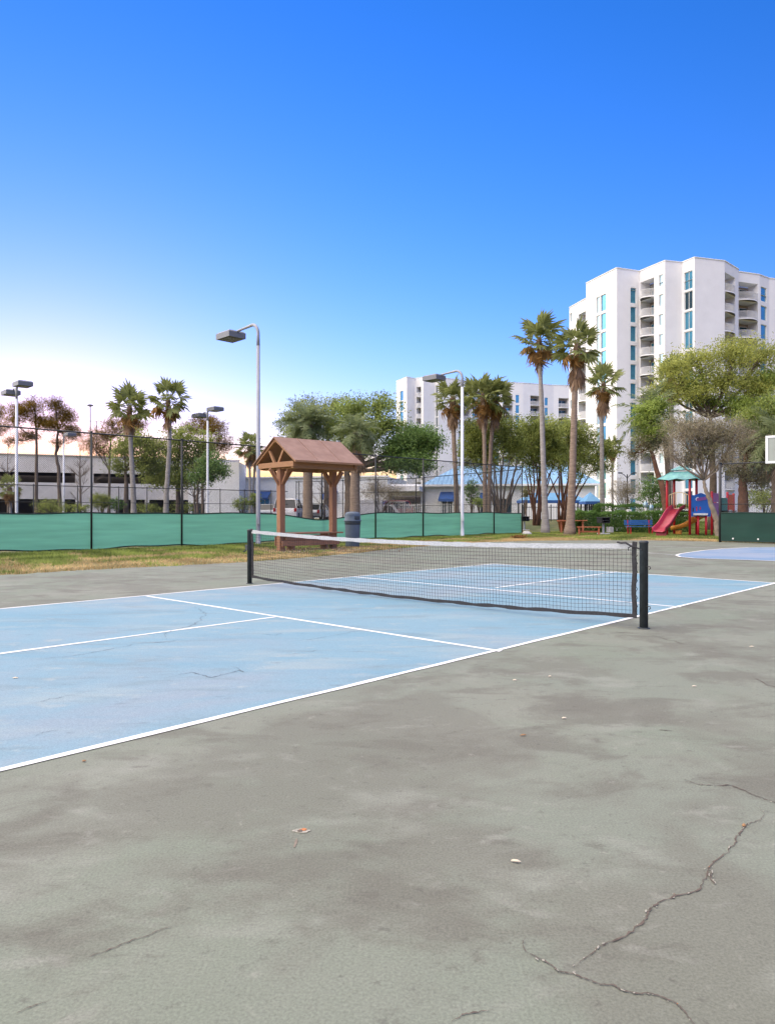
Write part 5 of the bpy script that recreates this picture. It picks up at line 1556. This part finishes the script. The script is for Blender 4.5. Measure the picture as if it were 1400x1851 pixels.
# --- pines against the glow
pc = lambda bl, nc: [([(u, v, ru * 1.1, rv * 1.35) for u, v, ru, rv in bl], M_lf_pine, int(nc * 2.0), 30, .34, .34, .034)]
tree('pine_tree', 'backlit pine behind the twin lamp at the left edge', 72, 66, [(66, 850), (66, 790), (63, 740)], pc([(66, 733, 18, 13), (42, 746, 24, 13), (22, 764, 18, 9), (74, 762, 22, 10), (48, 786, 22, 7), (20, 796, 14, 6)], 190), M_bark, 31, twigs=70, r0=.19, group='pines behind the courts')
tree('pine_tree', 'backlit pine with crooked trunk right of the first pine', 72, 109, [(106, 850), (101, 820), (105, 780), (101, 735)], pc([(101, 732, 14, 12), (114, 750, 20, 12), (98, 768, 20, 10), (124, 776, 20, 8), (104, 800, 14, 6), (132, 788, 14, 7)], 170), M_bark, 32, twigs=70, r0=.19, group='pines behind the courts')
tree('pine_tree', 'pine cut by the left edge of the picture', 74, -12, [(-12, 850), (-10, 770)], pc([(-6, 748, 14, 18), (-14, 775, 22, 14)], 90), M_bark, 33, twigs=40, r0=.24, group='pines behind the courts')
tree('pine_tree', 'pine behind the tall mast, left of the pair of palms', 78, 196, [(198, 850), (200, 790)], pc([(206, 765, 16, 10), (192, 788, 26, 12), (166, 803, 18, 10), (228, 772, 22, 12), (182, 815, 26, 10), (252, 768, 16, 9)], 190), M_bark, 34, twigs=70, r0=.17, group='pines behind the courts')
tree('pine_tree', 'pine behind the second twin lamp, right of the palm pair', 74, 366, [(366, 850), (368, 785)], pc([(366, 764, 26, 12), (392, 778, 22, 14), (405, 800, 18, 12), (348, 775, 18, 10), (385, 810, 26, 12)], 190), M_bark, 35, twigs=70, r0=.17, group='pines behind the courts')

# --- broadleaf trees
lc_ = lambda bl, mat, nc, per=46, cr=.30, ll=.17, lw=.085: (bl, mat, nc, per, cr, ll, lw)
tree('leafy_tree', 'dark green tree behind the trunks of the palm pair', 57, 228, [(228, 880), (227, 850)], [lc_([(222, 815, 26, 22), (250, 800, 30, 22), (262, 838, 34, 24), (214, 845, 16, 12), (280, 812, 26, 24)], M_lf_olive, 260)], M_bark, 41, r0=.24, group='leafy trees around the courts')
tree('leafy_tree', 'broad green tree between the palm pair and the twin lamp', 59, 322, [(322, 890), (322, 860)], [lc_([(330, 795, 34, 26), (308, 828, 34, 28), (348, 825, 34, 28), (330, 862, 40, 24), (285, 862, 30, 24), (368, 800, 24, 22)], M_lf_olive, 360)], M_bark, 42, r0=.26, group='leafy trees around the courts')
tree('leafy_tree', 'small dark tree behind the second twin lamp post', 55, 357, [(357, 900), (358, 870)], [lc_([(378, 838, 24, 22), (362, 860, 24, 16), (395, 850, 18, 14)], M_lf_deep, 130)], M_bark, 43, r0=.14, group='leafy trees around the courts')
tree('leafy_tree', 'thin-leaved oak behind the bushy feather palm', 62, 590, [(590, 880), (585, 840)], [lc_([(525, 775, 22, 34), (556, 740, 34, 26), (592, 770, 32, 34), (540, 808, 28, 18), (606, 735, 26, 20), (520, 815, 20, 14)], M_lf_olive, 360, 38, .34)], M_bark, 44, r0=.3, twigs=90, group='leafy trees around the courts')
tree('oak_tree', 'large spreading oak with thick forked trunk right of the shelter', 51, 633, [(633, 905), (630, 878), (626, 850)], [
    lc_([(640, 738, 42, 24), (688, 732, 38, 24), (618, 775, 28, 26), (664, 776, 40, 24), (700, 765, 30, 22), (610, 820, 24, 20), (655, 812, 30, 18)], M_lf_green, 430, 38, .34),
    lc_([(742, 786, 42, 26), (772, 800, 32, 30), (716, 812, 40, 26), (748, 836, 42, 22), (705, 842, 30, 16)], M_lf_deep, 400, 46, .30)], M_bark, 45, r0=.5, limb_r=.2, twigs=130, group='leafy trees around the courts')
for i, (bu, Y, bl, st, lab) in enumerate([
    (906, 49, [(868, 788, 34, 26), (905, 772, 36, 24), (845, 812, 24, 22), (925, 800, 28, 28), (880, 820, 36, 20), (852, 775, 20, 16)], [(850, 830), (872, 835), (890, 830), (905, 820), (918, 830), (932, 835), (945, 850)], 'multi-stemmed tree behind the end of the chain-link fence'),
    (969, 51, [(955, 778, 36, 26), (985, 785, 34, 30), (940, 805, 30, 22), (970, 820, 34, 22), (1000, 815, 24, 24)], [(945, 850), (955, 840), (965, 835), (975, 835), (985, 840), (998, 850), (1010, 855)], 'multi-stemmed tree directly left of the tallest palm'),
    (1017, 53, [(1022, 778, 34, 24), (1052, 795, 34, 28), (1008, 808, 28, 22), (1078, 822, 28, 22), (1040, 828, 36, 22), (1100, 815, 18, 16)], [(990, 850), (1003, 840), (1015, 835), (1028, 835), (1042, 842), (1058, 850), (1072, 852)], 'multi-stemmed tree behind the leaning palm and picnic table')]):
    tree('leafy_tree', lab, Y, bu, [], [lc_(bl, M_lf_olive, 330, 46, .28, .15, .075), lc_([(u, v + 26, ru * .9, rv * .9) for u, v, ru, rv in bl], M_lf_olive, 130, 34, .30, .14, .06)], M_barkd if i else M_bark, 50 + i, r0=.10, limb_r=.05, stems=st + [(st[k][0] + 4, st[k][1] - 12) for k in (1, 3, 5)], twigs=90, group='leafy trees around the courts')
tree('leafy_tree', 'biggest yellow-green tree filling the right edge below the tower', 46, 1287, [(1288, 860), (1286, 790), (1283, 755)], [
    lc_([(1215, 668, 34, 32), (1262, 655, 38, 26), (1318, 640, 40, 28), (1378, 640, 40, 34), (1240, 712, 44, 26), (1300, 690, 44, 30), (1362, 700, 40, 30), (1196, 705, 22, 22)], M_lf_yellow, 520, 42, .34, .16, .07),
    lc_([(1335, 735, 40, 18), (1385, 690, 26, 26), (1255, 690, 22, 14), (1290, 725, 30, 16)], M_lf_lime, 200, 42, .30, .16, .07)], M_bark, 60, r0=.26, limb_r=.11, twigs=150, group='leafy trees around the courts')
tree('leafy_tree', 'bright green tree with leaning red-brown trunk left of playground roof', 43, 1205, [(1203, 915), (1196, 878), (1184, 842), (1174, 806)], [
    lc_([(1164, 752, 26, 24), (1188, 735, 24, 20), (1176, 778, 26, 18)], M_lf_lime, 170, 42, .26, .15, .07),
    lc_([(1160, 805, 24, 20), (1190, 800, 24, 20), (1145, 820, 14, 14)], M_lf_grey, 90, 34, .26, .16, .03)], M_barkd, 61, r0=.24, limb_r=.08, twigs=80, group='leafy trees around the courts')
tree('twisted_tree', 'small grey tree with pale twisted trunk before the playground', 35.2, 1297, [(1296, 945), (1290, 925), (1281, 902), (1274, 884), (1272, 868)], [
    lc_([(1225, 790, 36, 28), (1262, 775, 38, 28), (1300, 790, 38, 34), (1335, 782, 32, 28), (1245, 825, 34, 20), (1310, 830, 32, 22), (1210, 822, 22, 16)], M_lf_twig, 330, 46, .30, .24, .013),
    lc_([(1240, 770, 40, 24), (1300, 780, 44, 28), (1270, 815, 40, 22)], M_lf_grey, 150, 40, .30, .13, .04)], M_barkl, 62, r0=.17, limb_r=.06, twigs=160, base_z=0)
tree('leafy_tree', 'grey-green tree with thick dark trunk behind the dark windscreen', 43, 1343, [(1343, 900), (1341, 870), (1345, 845)], [
    lc_([(1355, 800, 36, 32), (1390, 830, 34, 30), (1330, 850, 26, 20), (1375, 865, 32, 22), (1400, 780, 26, 30)], M_lf_grey, 330, 44, .3, .15, .06),
    lc_([(1365, 755, 36, 22), (1395, 740, 26, 26)], M_lf_green, 160, 44, .3, .15, .07)], M_barkd, 63, r0=.36, limb_r=.12, twigs=110, group='leafy trees around the courts')
bare_tree('leafless cypress before the garage, left of the first fence post', 60, 145, 800, 2.2, 70)
bare_tree('leafless cypress before the white end wall near twin lamp', 58, 352, 845, 2.0, 71)
bare_tree('leafless young tree seen between the shelter posts', 60, 586, 835, 1.7, 72, r0=.09)
bare_tree('leafless thin tree at the left edge before the garage', 62, 14, 790, 1.4, 73, r0=.08)
shrub('grey leafless thicket under the right limb of the oak', 688, 888, 44, 24, 57, M_lf_twig, 5200, 80, ll=.26, lw=.02)
shrub('round grey-brown leafless shrub under the dark street lamp', 1131, 888, 30, 26, 56, M_lf_twig, 4600, 81, ll=.22, lw=.018)
shrub('dark green rounded shrub right of the grey-brown one', 1184, 890, 30, 30, 53, M_lf_deep, 4200, 82)
shrub('low dark shrub bank below the pines', 92, 916, 34, 13, 58, M_lf_olive, 1800, 83)
shrub('spiky green shrub right of the first fence post', 183, 906, 18, 16, 56, M_lf_olive, 1800, 84, ll=.4, lw=.03)
shrub('small dark shrub beside the spiky one', 211, 912, 15, 12, 56, M_lf_deep, 1200, 85)
shrub('low green shrub between the palm pair trunks', 268, 918, 26, 11, 56, M_lf_olive, 1500, 86)
shrub('green shrub beside the blue awning building', 438, 910, 18, 12, 66, M_lf_green, 1500, 87)
shrub('upright green shrub right of the lamp pole behind fence', 462, 904, 11, 17, 66, M_lf_green, 1200, 88)
shrub('round evergreen shrub right of the white lamp pole by clubhouse', 852, 888, 13, 22, 60, M_lf_deep, 2000, 89)
shrub('low yellowish shrub beside the round evergreen at the clubhouse', 868, 908, 15, 9, 58, M_lf_lime, 1000, 90)
shrub('small pale shrub right of the fence corner', 950, 892, 12, 11, 60, M_lf_grey, 900, 91)
shrub('dark shrub below the garage opening at the fence post', 143, 918, 16, 9, 57, M_lf_olive, 900, 92)
shrub('low green shrub left of the end wall', 330, 918, 30, 10, 60, M_lf_olive, 1500, 93)
shrub('dark low shrub beside the flower pot behind the leaning palm', 1042, 930, 10, 11, 49, M_lf_deep, 900, 94)
shrub('green shrub filling the gap right of the playground', 1380, 900, 40, 20, 50, M_lf_olive, 2600, 95)

def hedge(u0, u1, Y, z1, label, seed, dp=1.1, n=26000):
    rng = np.random.default_rng(seed); a = at_Y(u0, Y); wd = PX(u1 - u0, Y); g = gz(a.x, a.y)
    root = thing('hedge', label, 'hedge', (a.x, a.y, g)); h = z1 - g
    P = rng.uniform(0, 1, (n, 3)); f = rng.integers(0, 4, n)
    P[f == 0, 1] = rng.normal(.02, .03, (f == 0).sum()); P[f == 1, 2] = rng.normal(.98, .035, (f == 1).sum()); P[f == 2, 0] = rng.normal(0, .012, (f == 2).sum())
    P = P * np.array([wd, dp, h])
    bump = .05 * np.sin(P[:, 0] * 3.1) + .05 * np.sin(P[:, 0] * 7.7 + 1)
    P[:, 2] += bump * (P[:, 2] / h); P[:, 1] += .05 * np.sin(P[:, 0] * 4.3 + P[:, 2] * 3)
    T = np.clip(rng.uniform(0, 1, n) * .6 + .25 * (P[:, 2] / h) + .1 * np.sin(P[:, 0] * 5), 0, 1)
    leaf_cloud('foliage', P, T, .09, .05, M_lf_hedge, root, rng)
    m = MB()
    for k in range(int(wd / .5)): m.tube([(.25 + k * .5, dp / 2, -.05), (.25 + k * .5 + .05, dp / 2, h * .8)], [.03, .012], 5)
    m.build('stems', M_bark, root)
hedge(1047, 1246, 41.5, 1.2, 'clipped dark green hedge behind the grill and blue bench', 96)
hedge(1082, 1250, 48.5, 1.72, 'brighter second hedge behind the first, along the pool fence', 97, n=14000)

# --- grass
def edge_y(x):
    e = edge
    for a, b in zip(e[:-1], e[1:]):
        lo, hi = (a, b) if a[0] < b[0] else (b, a)
        if lo[0] <= x <= hi[0]: return a[1] + (b[1] - a[1]) * (x - a[0]) / (b[0] - a[0] + 1e-9)
    return 1e9
def blades(name, pts, hts, wds, T, mat, rng, label, cat):
    n = len(pts); a = rng.uniform(0, 6.283, n); lean = rng.normal(size=(n, 2)) * .55
    d = np.stack([np.cos(a), np.sin(a), np.zeros(n)], 1) * wds[:, None]
    tip = pts + np.stack([lean[:, 0] * hts, lean[:, 1] * hts, hts], 1)
    V = np.stack([pts - d, pts + d, tip], 1).reshape(-1, 3)
    o = obj(name, raw_mesh(name, V, np.arange(3 * n).reshape(n, 3), mat, np.repeat(T, 3)))
    tag(o, label, cat, kind='stuff')
rng = np.random.default_rng(7)
ex = np.array([e[0] for e in edge]); ey = np.array([e[1] for e in edge])
def vnoise(x, y, s, k=0):
    return (np.sin(x * s * 1.3 + k + 1.7 * np.sin(y * s * .7 + k)) + np.sin(y * s * 1.1 + 2.1 * np.sin(x * s * .9 + 2 * k) + k)) * .25 + .5
def scatter(n, x0, x1, y0, y1): return rng.uniform(x0, x1, n), rng.uniform(y0, y1, n)
fy = lambda x: FA.y + (FB.y - FA.y) * (x - FA.x) / (FB.x - FA.x)
x, y = scatter(420000, -14, 8, 12, 42)
eyx = np.interp(x, ex, ey)
dE = y - eyx; ok = (dE > -.04) & (y < fy(x) + .15)
x, y, dE = x[ok], y[ok], dE[ok]
fw = np.maximum(.5, fy(x) - np.interp(x, ex, ey)); rel = dE / fw
straw = (rel + (vnoise(x, y, 1.6) - .5) * .9 + (vnoise(x, y, 5., 2) - .5) * .4 + rng.normal(size=len(x)) * .10) < .42
sh = (np.abs((x + 2.6) * .67 - (y - 23.6) * .74) < 1.0) & (np.abs((x + 2.6) * .74 + (y - 23.6) * .67) < 1.7)   # trodden ground at the shelter
straw |= sh & (rng.random(len(x)) < .75)
keep = rng.random(len(x)) < np.where(straw, .62, .9) * np.where(sh, .35, 1)
x, y, straw = x[keep], y[keep], straw[keep]
P = np.stack([x, y, np.full(len(x), -.02)], 1)
tn = np.clip(vnoise(x, y, 2.2, 5) + rng.normal(size=len(x)) * .25, 0, 1)
for s, mat, nm_, hb, lab in ((False, M_grass, 'grass', .075, 'patchy green grass verge below the green windscreen'), (True, M_straw, 'dry_grass', .055, 'straw-coloured dry grass along the paving edge')):
    q = straw == s; k = q.sum()
    blades(nm_, P[q], hb * rng.uniform(.5, 1.4, k), rng.uniform(.006, .013, k), tn[q], mat, rng, lab, 'grass')
x, y = scatter(420000, 5, 27, 27, 56)
ok = (y - np.interp(x, ex, ey) > -.05) & (y > fy(x) - 1e9) & ((x - y * .545) < 1.5) & (x > (y - 33.2)) & (x > .17 * y - 1)
x, y = x[ok], y[ok]
dd = y - np.interp(x, ex, ey)
straw = (np.clip(dd / 9, 0, 1) + (vnoise(x, y, .8, 3) - .5) * 1.1 + (vnoise(x, y, 3, 1) - .5) * .5 + rng.normal(size=len(x)) * .12) < .30
P = np.stack([x, y, .5 * np.clip((y - 42) / 16, 0, 1) ** 2 * (3 - 2 * np.clip((y - 42) / 16, 0, 1)) - .02], 1)
tn = np.clip(vnoise(x, y, 1.2, 5) + rng.normal(size=len(x)) * .25, 0, 1)
for s, mat, nm_, hb, lab in ((False, M_grass, 'grass', .085, 'green lawn around the palms and playground'), (True, M_straw, 'dry_grass', .06, 'dry yellow grass at the near edge of the lawn')):
    q = straw == s; k = q.sum()
    blades(nm_, P[q], hb * rng.uniform(.5, 1.4, k), rng.uniform(.009, .018, k), tn[q], mat, rng, lab, 'grass')
# fallen leaves under the shelter and the small orange heap on the lawn
def litter(cx, cy, rx, ry, n, ln, mat, name, label, z=0.01, hz=.02):
    P = np.stack([cx + rng.normal(size=n) * rx, cy + rng.normal(size=n) * ry, z + rng.uniform(0, hz, n)], 1)
    o = leaf_cloud(name, P, rng.uniform(0, 1, n), ln, ln * .5, mat, None, rng); tag(o, label, 'leaves', kind='stuff')
c = G(937, 974)
litter(c.x, c.y, .16, .12, 260, .12, M_palmold, 'leaves', 'small heap of orange dead leaves on the lawn edge', .02, .14)
litter(-2.4, 23.2, 1.2, .7, 500, .06, M_palmdead, 'leaves', 'dead leaves scattered around the wooden shelter')
o = dn('bare_ground', M_sand, blobpoly(Vector((G(985, 965).x, G(985, 965).y, 0)), 1.3, .9, 22, 9), .0, None); tag(o, kind='structure')
o = dn('bare_ground', M_sand, blobpoly(Vector((-1.9, 23.0, 0)), 1.7, .8, 26, 10, .75), -.006, None); tag(o, kind='structure')
tag(dn('car_park', M_asph, [(-30, 52), (2, 52), (2, 72), (-30, 72)], .505, None), kind='structure')
